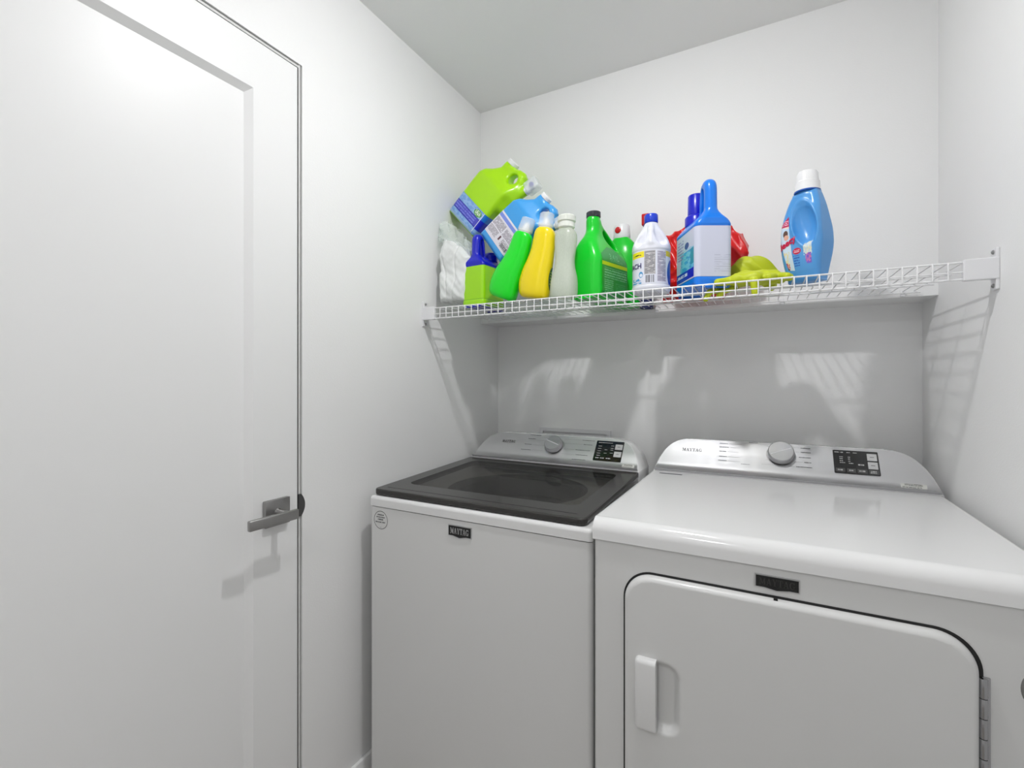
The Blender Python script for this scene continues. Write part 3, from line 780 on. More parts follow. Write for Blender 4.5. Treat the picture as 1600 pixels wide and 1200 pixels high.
Ld = (Pd(0, 1) - Pd(0, 0)).length
rows = [(-.133, -.108, .90, .0042), (-.133, -.104, .80, .0042), (-.133, -.112, .68, .0042), (-.133, -.109, .54, .0042), (-.134, -.109, .43, .0042),
        (-.045, -.020, 1.0 - .03, .0035), (-.067, -.042, .37, .0035),
        (.098, .124, .90, .0042), (.098, .124, .79, .0042), (.092, .124, .655, .0042), (.106, .124, .53, .0042), (.084, .126, .41, .0042)]
words(dry, Pd, Ld, rows, sd)
leaders(dry, Pd, Ld, [(-.104, -.067, .90), (-.100, -.072, .80), (-.108, -.075, .68), (-.105, -.072, .54), (-.105, -.070, .43), (.005, .094, .90), (.008, .094, .79), (.006, .088, .655), (.002, .102, .53), (-.01, .08, .41)], sd)
LAYD = dict(btn=[(.36, .25, .21, .29), (.36, -.1, .21, .29)],
            keys=[(-.36, -.36, .2, .16), (-.12, -.36, .19, .16), (.12, -.36, .21, .16), (.37, -.37, .21, .18)],
            txt=[(-.46, -.36, .40, .04), (-.33, -.26, .40, .04), (-.19, -.11, .40, .035), (-.05, .04, .40, .035)] + [(-.36, -.28, v, .035) for v in (.20, .12, .03)] + [(-.36, -.24, -.05, .035)] +
                [(-.17, -.12, v, .035) for v in (.20, .12, .03)] + [(-.16, -.06, -.06, .035), (.04, .17, -.1, .06), (-.42, -.30, -.36, .06), (-.17, -.07, -.36, .06), (.05, .19, -.36, .06), (.30, .42, -.34, .05), (.29, .43, -.40, .05)])
xa, xb = at(1303, 730, 1.69)[0], at(1375, 730, 1.69)[0]
display(dry, Pd, sd, xa, xb, .33, .905, LAYD)
uvquad('sticker', Pd, at(1407, 765, 1.66)[0], at(1448, 769, 1.66)[0], .085, .20, STICK, dry, .0062)
badge(dry, at(1181, 905, RY)[0], at(1248, 915, RY)[0], .8810, .9020, RY, mat('badge_dark', (.055, .052, .05, 1), .3, var=.05), BLACK)
# small dark lettered slot at the back left of the top
xa, xb = at(1031, 740, 1.62)[0], at(1066, 744, 1.62)[0]
mkbox('lint_screen_label', INK, dry, xa, xb, 1.612, 1.622, zt, zt + .0006)

# ================================================================== WIRE SHELF
SX0, SX1, SYF, SYB = -1.059, .389, 1.380, 1.775
zD, zLo = 1.535, 1.4965
shelf = thing('wire_shelf', 'long white vinyl-coated wire shelf fixed between the side walls', 'shelf', ((SX0 + SX1) / 2, 1.58, zLo))
bm = bmesh.new()
n = 55
for i in range(n):
    x = SX0 + .004 + (SX1 - SX0 - .008) * i / (n - 1)
    tube(bm, [(x, SYB, zD), (x, SYF + .004, zD), (x, SYF + .0010, zD - .002), (x, SYF, zD - .005), (x, SYF, zLo)], .0016, 6)
for y in (SYF + .135, SYF + .27, SYB): tube(bm, [(SX0 - .01, y, zD - .0042), (SX1 + .01, y, zD - .0042)], .0024, 8)
bm_link('wire_deck', bm, WIRE, shelf)
bm = bmesh.new()
for z, y, r in ((zD - .001, SYF + .0045, .0023), (zD - .0225, SYF + .0040, .0018), (zLo, SYF + .0040, .0024)):
    tube(bm, [(SX0 - .008, y, z), (SX1 + .008, y, z)], r, 8)
bm_link('front_rail', bm, WIRE, shelf)
for s, xw, xi in ((1, XL, SX0), (-1, XR, SX1)):
    bm = bmesh.new()
    box(bm, min(xw, xi + s * .006), max(xw, xi + s * .006), SYF - .0035, SYF + .012, zLo - .004, zD + .004, .002, 2)
    box(bm, min(xw, xw + s * .006), max(xw, xw + s * .006), SYF - .002, SYF + .028, 1.4705, 1.560, .0015, 2)
    b_ = bm_link('end_bracket', bm, PLASTW, shelf, smooth=False)
    for z in (1.5515, 1.479):
        bm = bmesh.new(); lathe(bm, [(.0045, 0), (.0045, .002), (.002, .004)], 16, Matrix.Translation((xw + s * .006, SYF + .011, z)) @ Matrix.Rotation(s * pi / 2, 4, 'Y'))
        bm_link('screw', bm, NICKEL, b_)
for x in (-.75, -.35, .05, .36):
    bm = bmesh.new(); box(bm, x - .006, x + .006, YU - .009, YU, zD - .014, zD + .004, .002, 2)
    bm_link('wall_clip', bm, PLASTW, shelf)

# ================================================================== BOTTLES
def plastic(name, c, rough=.28, sss=0): return mat(name, c, rough, coat=.3, var=.03, sss=sss)
GREEN = plastic('green_plastic', rgb(0, 205, 40)); LIME = plastic('lime_plastic', rgb(172, 230, 0)); SKY = plastic('sky_blue_plastic', rgb(62, 158, 228))
YEL = plastic('yellow_plastic', rgb(240, 215, 0)); BLUE = plastic('blue_plastic', rgb(0, 122, 232)); NAVY = plastic('navy_plastic', rgb(6, 18, 190)); WHT = plastic('white_bottle_plastic', (.80, .81, .88, 1))
CAPW = plastic('white_cap_plastic', (.86, .86, .87, 1)); CAPK = plastic('charcoal_cap', (.03, .03, .04, 1)); CAPB = plastic('blue_cap', rgb(20, 60, 200)); RED = plastic('red_plastic', rgb(205, 20, 25))
FROST = glassy('frosted_plastic', (.76, .80, .72, 1), .52, .25); CLEAR = glassy('clear_cup_plastic', (.90, .93, .95, 1), .38, .06); PURP = plastic('purple_button', rgb(70, 70, 170))

def frame(root, tilt):      # z turn then lean to the right of the picture plane
    pass
def at_box(v0, v1): return v0, v1

# --- dispenser jug lying at a slant (body, handle ring, vent cap, tap with clear cup)
TJ = [(-.074, .0), (.074, .0), (.079, .006), (.080, .10), (.080, .17), (.086, .205), (.092, .225), (.090, .245), (.088, .262), (.078, .282), (.060, .290), (.040, .287), (.020, .279), (.012, .279), (-.026, .279), (-.031, .270), (-.034, .248), (-.050, .225), (-.068, .208), (-.078, .185), (-.080, .15), (-.080, .08), (-.079, .006)]
def tapjug_f():
    body = polysdf(TJ)
    def f(x, y, z):
        T_ = .050 - .028 * sstep(z, .185, .255)
        d = body(x, z)
        g = rext(d, np.abs(y) - T_, .018)
        hole = np.hypot((x - .045) / 1.0, (z - .246) / 1.15) - .0165
        g = smax(g, -hole, .012)
        g = smin(g, cyl(x, y, z, -.007, 0, .019, .22, .281), .01)
        g = smin(g, capsule(x, y, z, (.085, 0, .20), (.105, 0, .247), .020, .0165), .018)
        g = smin(g, capsule(x, y, z, (.08, 0, .15), (.08, 0, .19), .03, .03), .02)
        return g
    return f
def tapjug(label, m, base, Yc, tilt, labmat, lh0, lh1, wrap, btn, sc=1):
    t = thing('laundry_jug', label, 'jug', (base[0], Yc, base[1]), 'large laundry jugs with push taps')
    t.rotation_euler = (0, radians(tilt), 0); t.scale = (sc, sc, sc)
    b_ = sdf_obj('body', tapjug_f(), (-.085, -.062, -.002), (.125, .062, .292), m, t, .0027)
    bm = bmesh.new(); lathe(bm, [(.0225, .277), (.0235, .279), (.0235, .290), (.0215, .292)], 36, Matrix.Translation((-.007, 0, 0))); bm_link('vent_cap', bm, CAPW, t, local=True)
    M_ = Matrix.Translation((.108, 0, .252)) @ Matrix.Rotation(radians(16), 4, 'Y')
    bm = bmesh.new(); lathe(bm, [(.0165, -.006), (.0165, .012), (.012, .014), (.012, .03)], 30, M_); tp_ = bm_link('tap', bm, CAPW, t, local=True)
    bm = bmesh.new(); box(bm, -.022, .022, -.022, .022, .000, .052, .008, 4); bm.transform(M_); bm_link('dosing_cup', bm, CLEAR, t, local=True)
    bm = bmesh.new(); lathe(bm, [(.0085, 0), (.0085, .006), (.006, .008)], 24, M_ @ Matrix.Translation((0, -.012, .028)) @ Matrix.Rotation(pi / 2, 4, 'X')); bm_link('tap_button', bm, btn, tp_, local=True)
    pl = [((0, 0, lh1), (0, 0, 1)), ((0, 0, lh0), (0, 0, -1))]
    if wrap: pl += [((0, .030, 0), (0, 1, 0))]
    else: pl += [((-.078, 0, 0), (-1, 0, 0)), ((.076, 0, 0), (1, 0, 0)), ((0, 0, 0), (0, 1, 0))]
    def uvf(co):
        u = (co.x + .08) / .16
        if wrap and co.x > .066: u = 1 + (co.y + .058) / .16 + .0
        return (u, (co.z - lh0) / (lh1 - lh0))
    lb = label_part('label', b_, pl, .0007, uvf, labmat, t)
    return t, b_
LM1 = stamps('lime_jug_label', rgb(120, 165, 225), [('art', 0, .05, 2, .98, rgb(150, 190, 235), 9), ('rect', 0, .28, .93, .66, rgb(72, 72, 200), 0), ('lines', .08, .34, .80, .6, rgb(120, 130, 225), 9),
    ('rect', 0, .63, .93, .66, rgb(20, 20, 160), 0), ('rect', 0, .28, .93, .32, rgb(20, 30, 170), 0), ('ell', .62, .66, .88, .95, rgb(90, 160, 80), 0), ('art', .66, .70, .84, .92, rgb(220, 235, 210), 20),
    ('rect', 0, .0, .93, .10, rgb(165, 195, 230), 0), ('rect', .90, 0, .975, 1, rgb(225, 228, 240), 0), ('rect', .975, .25, 2, .7, rgb(15, 30, 200), 0), ('rect', .975, .7, 2, 1, rgb(25, 120, 215), 0)])
LM2 = stamps('blue_jug_label', rgb(222, 218, 228), [('rect', 0, .80, 1, .93, rgb(120, 140, 220), 0), ('lines', .06, .42, .46, .74, rgb(110, 105, 115), 26), ('lines', .06, .12, .42, .38, rgb(120, 115, 125), 26),
    ('lines', .50, .40, .96, .70, rgb(110, 100, 115), 26), ('lines', .62, .10, .95, .36, rgb(130, 120, 130), 26), ('rect', .50, .18, .55, .36, rgb(90, 50, 60), 0), ('bars', .66, .08, .92, .24, rgb(60, 55, 65), 60)])
tapjug('lime green laundry jug tilted on top of the pile, blue label at its base', LIME, (-1.054, 1.887), 1.59, 47.5, LM1, .006, .093, True, PURP, 1.04)
tapjug('sky blue laundry jug leaning under the lime jug, with printed text label and barcode', SKY, (-.876, 1.750), 1.51, 54.2, LM2, .030, .134, False, PURP, .912)

# --- jug with tall loop handle (bright blue one, and the dark blue one)
LJ = [(-.078, 0), (.078, 0), (.085, .008), (.085, .185), (.080, .205), (.066, .220), (.062, .232), (.006, .232), (-.002, .238), (-.006, .262), (-.012, .300), (-.024, .322), (-.045, .331), (-.064, .324), (-.074, .305), (-.076, .27), (-.078, .225), (-.084, .205), (-.085, .185), (-.085, .008)]
LJH = polysdf(smoothpoly([(-.042, .226), (-.044, .260), (-.044, .292), (-.036, .303), (-.027, .294), (-.021, .262), (-.014, .232), (-.022, .219), (-.035, .217)], 4))
def loopjug_f():
    body = polysdf(smoothpoly(LJ, 3))
    def f(x, y, z):
        T_ = .0525 - .0355 * sstep(z, .183, .240)
        d = body(x, z)
        g = rext(d, np.abs(y) - T_, .0165)
        g = smax(g, -LJH(x, z), .012)
        g = smin(g, cyl(x, y, z, .046, 0, .027, .18, .216, .006), .016)
        # shallow panel the label sits in
        band = rext(d + .0018, np.abs(y) - T_ + .0018, .0165)
        k = sstep(z, .022, .032) * (1 - sstep(z, .178, .188))
        return g * (1 - k) + band * k if np.isscalar(k) else np.where(k > 0, g + .0018 * k, g)
    return f
def loopjug(label, m, capm, loc, rz, labmat, lab, s=(1, 1, 1), captop=.320, grp='loop handled jugs', z0=.030):
    t = thing('loop_handle_jug', label, 'jug', loc, grp); t.rotation_euler = (0, 0, radians(rz)); t.scale = s
    b_ = sdf_obj('body', loopjug_f(), (-.09, -.056, -.002), (.09, .056, .334), m, t, .0026)
    bm = bmesh.new(); lathe(bm, [(.031, .2165), (.0335, .219), (.0335, .246), (.031, .250), (.0255, .254), (.0245, captop - .004), (.022, captop)], 40, Matrix.Translation((.046, 0, 0))); bm_link('cap', bm, capm, t, local=True)
    def uvf(co):      # u runs round the jug: back-left broad side, then the narrow side, then the other broad side
        x, y = co.x, co.y
        if x < -.068: u = .5 + (-y) / .105 * .14
        elif y > 0: u = .36 - (x + .068) / .15 * .36
        else: u = .64 + (x + .068) / .15 * .36
        return (u, (co.z - .030) / (.180 - .030))
    label_part('label', b_, [((0, 0, .180), (0, 0, 1)), ((0, 0, z0), (0, 0, -1)), ((.070, 0, 0), (1, 0, 0))], .0010, uvf, labmat, t)
    return t, b_
LMN = stamps('bleach_jug_label', rgb(205, 208, 226), [('rect', .12, .08, .365, .62, rgb(60, 165, 215), 0), ('art', .10, .08, .365, .66, rgb(120, 205, 225), 14), ('rect', .30, .30, .365, .62, rgb(20, 150, 175), 0),
    ('rect', 0, 0.03, .365, .22, rgb(20, 25, 190), 0), ('lines', .02, .06, .24, .18, rgb(225, 230, 250), 9), ('ell', .19, .66, .27, .80, rgb(60, 60, 150), 0), ('lines', .05, .5, .17, .9, rgb(150, 140, 200), 16), ('lines', .5, .08, .62, .45, rgb(190, 193, 212), 22)])
loopjug('big bright blue bleach jug with tall loop handle, dark blue cap and white label', BLUE, NAVY, (-.164, 1.512, DECK + .002), 118, LMN, None, (1, 1, .95))
LMD = stamps('lime_wrap_label', rgb(160, 222, 0), [('rect', -1, .0, 2, .02, rgb(120, 190, 0), 0)])
loopjug('dark blue loop handled jug wrapped in lime label, beside the white pack', NAVY, NAVY, (-.915, 1.497, DECK + .002), 84, LMD, None, (.80, .93, .80), .262, z0=.003)

# --- big green jug, narrow side to the viewer, printed side to the right
GJ = [(-.088, 0), (.092, 0), (.10, .010), (.102, .09), (.100, .145), (.092, .175), (.074, .200), (.052, .222), (.030, .240), (.012, .250), (-.002, .262), (-.010, .272), (-.052, .272), (-.056, .240), (-.066, .214), (-.083, .188), (-.094, .150), (-.098, .10), (-.096, .010)]
GJH = polysdf(smoothpoly([(-.004, .230), (.014, .226), (.040, .206), (.056, .184), (.050, .172), (.028, .176), (.006, .192), (-.006, .212)], 4))
def greenjug_f():
    body = polysdf(smoothpoly(GJ, 3))
    def f(x, y, z):
        T_ = .058 - .036 * sstep(z, .115, .235)
        g = rext(body(x, z), np.abs(y) - T_, .026)
        g = smax(g, -GJH(x, z), .010)
        g = smin(g, cyl(x, y, z, -.031, 0, .0205, .20, .274), .01)
        return g
    return f
t = thing('green_laundry_jug', 'big bright green laundry jug with black cap, printed side facing right', 'jug', (-.4965, 1.556, DECK + .002)); t.rotation_euler = (0, 0, radians(74)); t.scale = (1, 1.03, 1.02)
gb = sdf_obj('body', greenjug_f(), (-.105, -.067, -.002), (.107, .067, .276), GREEN, t, .0026)
bm = bmesh.new(); lathe(bm, [(.0225, .272), (.0235, .274), (.0235, .289), (.021, .291)], 36, Matrix.Translation((-.031, 0, 0))); bm_link('cap', bm, CAPK, t, local=True)
LMG = stamps('green_jug_print', rgb(12, 158, 62), [('rect', 0, .60, 1, .67, rgb(190, 225, 20), 0), ('lines', .08, .36, .95, .56, rgb(120, 205, 150), 20), ('lines', .08, .06, .42, .34, rgb(110, 200, 140), 26), ('lines', .5, .08, .9, .3, rgb(60, 175, 100), 26), ('lines', .3, .70, .8, .74, rgb(80, 180, 110), 40)])
lb = label_part('label', gb, [((0, 0, .172), (0, 0, 1)), ((0, 0, .008), (0, 0, -1)), ((-.070, 0, 0), (-1, 0, 0)), ((.086, 0, 0), (1, 0, 0)), ((.04, 0, .160), (.5, 0, .85)), ((-.03, 0, .165), (-.5, 0, .85))], .0007,
                lambda co: ((co.x + .07) / .156, (co.z - .008) / .164), LMG, t, keep=lambda c, n_: c.y < -.01)
decal('label_lettering', text_mesh('3.41L', .026), (.004, -.06, .138), (1, 0, 0), (0, 0, 1), mat('pale_green_ink', rgb(120, 215, 150), .4, var=.02), t, gb, .0016)

# --- white gallon bleach bottle
def bleach_f(x, y, z):
    r = np.hypot(x, y)
    R = np.interp(z, [0, .004, .014, .0195, .024, .126, .131, .145, .160, .178, .195, .210, .222], [.050, .054, .0575, .0575, .0555, .0555, .0575, .0570, .0520, .0430, .0320, .0225, .0180])
    g = rext((r - R) * .9, np.abs(z - .111) - .111, .006)
    # grip hollow either side of a front-facing handle
    g = smax(g, -(capsule(x, y, z, (-.031, -.036, .158), (-.014, -.036, .200), .016, .010)), .010)
    g = smax(g, -(capsule(x, y, z, (.031, -.036, .158), (.014, -.036, .200), .016, .010)), .010)
    g = smin(g, capsule(x, y, z, (0, -.020, .208), (0, -.040, .188), .0085, .0085), .006)
    g = smin(g, capsule(x, y, z, (0, -.040, .188), (0, -.049, .150), .0085, .010), .008)
    return g
t = thing('bleach_bottle', 'white bleach bottle with blue cap and text label, left of the big blue jug', 'bottle', (-.309, 1.492, DECK + .002)); t.rotation_euler = (0, 0, radians(10))
kb = sdf_obj('body', bleach_f, (-.06, -.062, -.001), (.06, .06, .224), WHT, t, .0022)
bm = bmesh.new(); lathe(bm, [(.0195, .220), (.0205, .222), (.0205, .243), (.0185, .246)], 40); bm_link('cap', bm, CAPB, t, local=True)
def uvc(co): return ((math.atan2(co.x, -co.y) / pi + 1) / 2, (co.z - .0245) / .101)
LMK = stamps('bleach_label', rgb(226, 228, 240), [('rect', .30, .80, .448, .98, rgb(240, 225, 20), 0), ('lines', .33, .86, .42, .92, rgb(70, 65, 20), 14), ('rect', .63, .82, .80, .98, rgb(225, 205, 20), 0),
    ('rect', .445, .28, .540, .98, rgb(196, 194, 196), 0), ('lines', .450, .30, .535, .97, rgb(95, 92, 98), 26), ('bars', .457, .04, .532, .26, rgb(35, 33, 38), 150), ('rect', .555, .06, .640, .97, rgb(205, 203, 214), 0), ('lines', .557, .08, .636, .96, rgb(120, 112, 140), 26),
    ('ell', .395, .20, .435, .38, rgb(70, 150, 205), 0), ('ell', .402, .22, .43, .32, rgb(225, 232, 245), 0), ('art', .30, .02, .42, .18, rgb(60, 150, 205), 30), ('ell', .655, -.1, .80, .75, rgb(20, 75, 180), 0)])
label_part('label', kb, [((0, 0, .1255), (0, 0, 1)), ((0, 0, .0245), (0, 0, -1))], .0006, uvc, LMK, t)
a_ = radians(-40)
decal('label_lettering', text_mesh('BLEACH', .021, bold=.0006), (.075 * sin(a_) - .026 * cos(a_), -.075 * cos(a_) - .026 * sin(a_), .080), (cos(a_), sin(a_), 0), (0, 0, 1), mat('navy_ink', rgb(60, 55, 110), .4, var=.02), t, kb, .0016)

# --- light blue fabric softener bottle
SJ = [(-.040, 0), (.042, 0), (.046, .006), (.052, .05), (.058, .095), (.0585, .120), (.053, .165), (.046, .210), (.038, .240), (.034, .250), (.028, .256), (-.028, .256), (-.038, .246), (-.048, .225), (-.058, .185), (-.062, .140), (-.061, .100), (-.055, .05), (-.046, .006)]
def soft_f():
    body = polysdf(smoothpoly(SJ, 3))
    def f(x, y, z):
        T_ = .030 + .010 * sstep(z, 0, .09) - .016 * sstep(z, .13, .262)
        g = rext(body(x, z), np.abs(y) - T_, .016)
        g = smin(g, cyl(x, y, z, 0, 0, .026, .22, .258), .01)
        for s_ in (-1, 1):
            q = np.sqrt(((x - .012 - (z - .16) * -.20) / .033) ** 2 + ((z - .160) / .062) ** 2)
            g = g - .0022 * np.exp(-((q - 1.10) / .10) ** 2) * (s_ * y > 0)
            e = (np.sqrt(q ** 2 + ((y - s_ * .040) / .026) ** 2) - 1) * .026
            g = smax(g, -e, .005)
        return g
    return f
t = thing('softener_bottle', 'light blue fabric softener bottle with white cap, alone at the right', 'bottle', (.101, 1.500, DECK + .002)); t.rotation_euler = (0, 0, radians(-33)); t.scale = (.90, .95, .95)
sb = sdf_obj('body', soft_f(), (-.066, -.045, -.002), (.063, .045, .272), plastic('softener_blue', rgb(80, 155, 222)), t, .0022)
bm = bmesh.new(); lathe(bm, [(.032, .2560), (.0335, .258), (.0320, .282), (.0295, .2845), (.0275, .306), (.024, .3125), (.018, .3155), (.009, .317)], 48)
cp = bm_link('cap', bm, CAPW, t, local=True)
bm = bmesh.new(); lathe(bm, [(.029, .253), (.0345, .2545), (.0345, .2575)], 48); bm_link('collar', bm, plastic('softener_collar', rgb(30, 90, 180)), t, local=True)
def suv(co): return ((co.x + .062) / .12, co.z / .26)
LMS = stamps('softener_label', rgb(205, 222, 240), [('ell', .05, .60, .40, .80, rgb(240, 215, 205), 0), ('rect', .04, .62, .26, .74, rgb(190, 20, 80), 0), ('lines', .06, .64, .24, .69, rgb(235, 180, 200), 50),
    ('ell', .12, .46, .36, .60, rgb(190, 215, 240), 0), ('ell', .12, .50, .24, .58, rgb(95, 60, 45), 0), ('ell', .14, .47, .26, .53, rgb(225, 170, 150), 0), ('art', .02, .16, .28, .34, rgb(225, 215, 170), 24), ('art', .06, .12, .28, .22, rgb(190, 60, 80), 26), ('ell', .15, .10, .27, .17, rgb(110, 70, 60), 0)])
label_part('label', sb, [((-.050, 0, .10), (-.97, 0, -.24)), ((-.026, 0, .12), (1, 0, .12)), ((0, 0, .195), (0, 0, 1)), ((0, 0, .030), (-.2, 0, -1)), ((-.04, 0, .185), (-.7, 0, .7))], .0007, suv, LMS, t, keep=lambda c, n_: n_.y < -.3)
LMS2 = stamps('softener_badges', rgb(80, 155, 222), [('ell', .36, .295, .56, .365, rgb(195, 20, 70), 0), ('lines', .39, .31, .53, .35, rgb(240, 190, 205), 60), ('lines', .36, .17, .52, .285, rgb(35, 95, 190), 36),
    ('ell', .62, .27, .82, .42, rgb(228, 226, 200), 0), ('art', .62, .27, .82, .42, rgb(200, 215, 225), 26), ('ell', .66, .18, .80, .29, rgb(205, 120, 180), 0), ('art', .66, .18, .80, .29, rgb(120, 90, 200), 30)])
label_part('badges', sb, [((-.024, 0, .12), (-1, 0, -.12)), ((.044, 0, 0), (1, 0, 0)), ((0, 0, .112), (0, 0, 1)), ((0, 0, .030), (0, 0, -1))], .0005, suv, LMS2, t, keep=lambda c, n_: n_.y < -.3)
decal('label_lettering', text_mesh('fleecy', .024, .25, .0011), (-.037, -.05, .112), (cos(.45), 0, sin(.45)), (-sin(.45), 0, cos(.45)), mat('crimson_ink', rgb(200, 20, 70), .4, var=.02), t, sb, .0020)

# --- dish soap bottles (lofted), each with an inner closure and clear over-cap
DS = [(0, 0, 0, .034, .022), (.004, 0, 0, .046, .030), (.018, -.003, 0, .053, .035), (.05, -.006, 0, .055, .036), (.09, -.004, 0, .051, .034), (.125, .002, 0, .045, .031), (.16, .006, 0, .040, .029), (.195, .006, 0, .037, .028), (.217, .005, 0, .034, .027), (.228, .004, 0, .027, .024), (.231, .004, 0, .022, .021)]
HG = [(0, 0, 0, .034, .024), (.004, 0, 0, .043, .030), (.03, 0, 0, .045, .034), (.065, 0, 0, .042, .032), (.095, 0, 0, .034, .028), (.12, 0, 0, .031, .026), (.15, 0, 0, .033, .027), (.18, 0, 0, .036, .028), (.205, 0, 0, .034, .027), (.222, 0, 0, .022, .021), (.226, 0, 0, .018, .018)]
def dish(label, m, loc, lean, rz, rings, capm, clear=True, lab=None):
    t = thing('dish_soap_bottle', label, 'bottle', loc, 'curvy soap bottles'); t.rotation_euler = (0, radians(lean), radians(rz))
    vs, fs = loft(rings); b_ = py_link('body', vs, fs, m, t, local=True, ang=70)
    cx = rings[-1][1]; h = rings[-1][0]; M_ = Matrix.Translation((cx, 0, h))
    bm = bmesh.new(); lathe(bm, [(.021, -.002), (.0225, 0), (.0225, .012), (.013, .015), (.009, .030), (.006, .034)], 36, M_)
    if not clear:
        bm.free(); bm = bmesh.new(); lathe(bm, [(.024, -.004), (.027, 0), (.0255, .016), (.029, .019), (.029, .034), (.025, .038)], 36, M_)
    c_ = bm_link('closure', bm, capm, t, local=True)
    if clear:
        bm = bmesh.new(); lathe(bm, [(.0245, .003), (.0260, .005), (.0235, .046), (.020, .049)], 36, M_); bm_link('over_cap', bm, CLEAR, t, local=True)
    if lab:
        label_part('label', b_, [((0, 0, .105), (0, 0, 1)), ((0, 0, .03), (0, 0, -1)), ((.0, -.012, 0), (0, -1, 0)), ((0, .02, 0), (0, 1, 0))], .0007, lambda co: ((co.y + .012) / .032, (co.z - .03) / .075), lab, t, keep=lambda c, n_: n_.x > .3)
    return t
LY = stamps('yellow_soap_label', rgb(225, 205, 10), [('ell', .0, .0, 1, 1, rgb(20, 80, 50), 0), ('lines', .2, .2, .8, .8, rgb(170, 190, 60), 8)])
dish('green dish soap bottle leaning right beside the yellow one, clear cap', plastic('soap_green', rgb(0, 222, 28)), (-.800, 1.428, DECK + .020), 21, 0, DS, CAPW)
dish('yellow dish soap bottle with clear cap, between the green and frosted ones', YEL, (-.677, 1.428, DECK + .010), 9, 0, DS, CAPW, True, LY)
dish('frosted empty see-through soap bottle with milky cap, left of the big green jug', FROST, (-.573, 1.428, DECK + .003), 2.5, 0, HG, glassy('milky_cap', (.88, .90, .84, 1), .75, .3), False)

# --- second green bottle standing behind, white cap with a red button
t = thing('green_detergent_bottle', 'green detergent bottle behind the big green jug, white cap with red dot', 'bottle', (-.462, 1.722, DECK + .002)); t.scale = (1.1, 1, 1.13)
vs, fs = loft([(0, 0, 0, .050, .038), (.006, 0, 0, .058, .044), (.05, 0, 0, .060, .046), (.15, 0, 0, .058, .045), (.185, 0, 0, .052, .040), (.205, 0, 0, .042, .033), (.222, 0, 0, .028, .026), (.226, 0, 0, .022, .022)])
py_link('body', vs, fs, GREEN, t, local=True, ang=70)
bm = bmesh.new(); lathe(bm, [(.026, .222), (.028, .226), (.026, .262), (.022, .268)], 40); cp = bm_link('cap', bm, CAPW, t, local=True)
bm = bmesh.new(); lathe(bm, [(.010, 0), (.010, .004), (.007, .006)], 24, Matrix.Rotation(radians(-14), 4, 'Z') @ Matrix.Translation((0, -.0255, .247)) @ Matrix.Rotation(pi / 2, 4, 'X')); bm_link('button', bm, RED, cp, local=True)
# --- small spray bottle behind the bleach, only its red nozzle shows
t = thing('spray_bottle', 'spray bottle hidden behind the white bleach bottle, red nozzle showing', 'bottle', (-.375, 1.738, DECK + .002)); t.scale = (.8, .9, 1.31)
vs, fs = loft([(0, 0, 0, .026, .026), (.006, 0, 0, .030, .030), (.12, 0, 0, .030, .030), (.16, 0, 0, .022, .022), (.18, 0, 0, .013, .013), (.20, 0, 0, .012, .012)])
py_link('body', vs, fs, plastic('spray_body', rgb(20, 30, 90)), t, local=True, ang=70)
bm = bmesh.new(); box(bm, -.013, .013, -.013, .013, .198, .228, .003, 3); bm_link('neck', bm, plastic('spray_neck', rgb(30, 30, 110)), t, local=True)
bm = bmesh.new(); box(bm, -.022, .012, -.012, .012, .224, .256, .004, 3); box(bm, -.006, .006, -.028, -.010, .236, .250, .002, 2); bm_link('nozzle', bm, RED, t, local=True)

# ================================================================== SOFT THINGS
def nz3(x, y, z, s, ph=0):
    return (np.sin(x * s + 1.3 * np.sin(z * s * .7 + ph)) * np.cos(z * s * 1.1 + 1.7 * np.sin(y * s * .9 + ph)) + .5 * np.sin(x * s * 2.3 + z * s * 1.9 + ph * 2) * np.cos(y * s * 2.1 + ph))
def soft(name, label, cat, f, lo, hi, m, h=.003, base=None):
    P, Fq = sdfmesh(f, lo, hi, h)
    me = bpy.data.meshes.new(name); me.from_pydata(P.tolist(), [], Fq.tolist()); me.update()
    bm = bmesh.new(); bm.from_mesh(me); bmesh.ops.recalc_face_normals(bm, faces=bm.faces); bm.to_mesh(me); bm.free()
    o = link(name, me, m, None, ang=180); tag(o, label, cat); return o
# white plastic wrapped pack leaning on the left wall
PK = [at(688, 474, 1.44), at(728, 470, 1.44), at(730, 440, 1.44), at(735, 402, 1.44), at(722, 384, 1.44), at(704, 372, 1.44), at(691, 368, 1.44), at(687, 400, 1.44), at(686, 440, 1.44)]
pk2 = polysdf([(p[0], p[2]) for p in PK])
def pack_f(x, y, z):
    T_ = .052 + .004 * np.sin(z * 40) - .015 * sstep(z, 1.72, 1.80)
    fold = .0028 * nz3(x, y, z, 38) + .0016 * nz3(x, y, z, 95, 2)
    fold = fold - .004 * np.exp(-((x + 1.045 + .10 * (z - 1.65) + .006 * np.sin(z * 30)) / .004) ** 2) - .003 * np.exp(-((x + 1.002 - .08 * (z - 1.65) + .005 * np.sin(z * 45)) / .0035) ** 2)
    return rext(pk2(x, z), np.abs(y - 1.478) - T_, .018) - fold + .002
WRAP = glassy('white_film', (.86, .88, .87, 1), .90, .22)
pack = soft('wipes_pack', 'white plastic wrapped pack standing against the left wall at the shelf end', 'pack', pack_f, (-1.102, 1.41, 1.534), (-.90, 1.55, 1.83), WRAP, .0030)
pl_ = pack.location
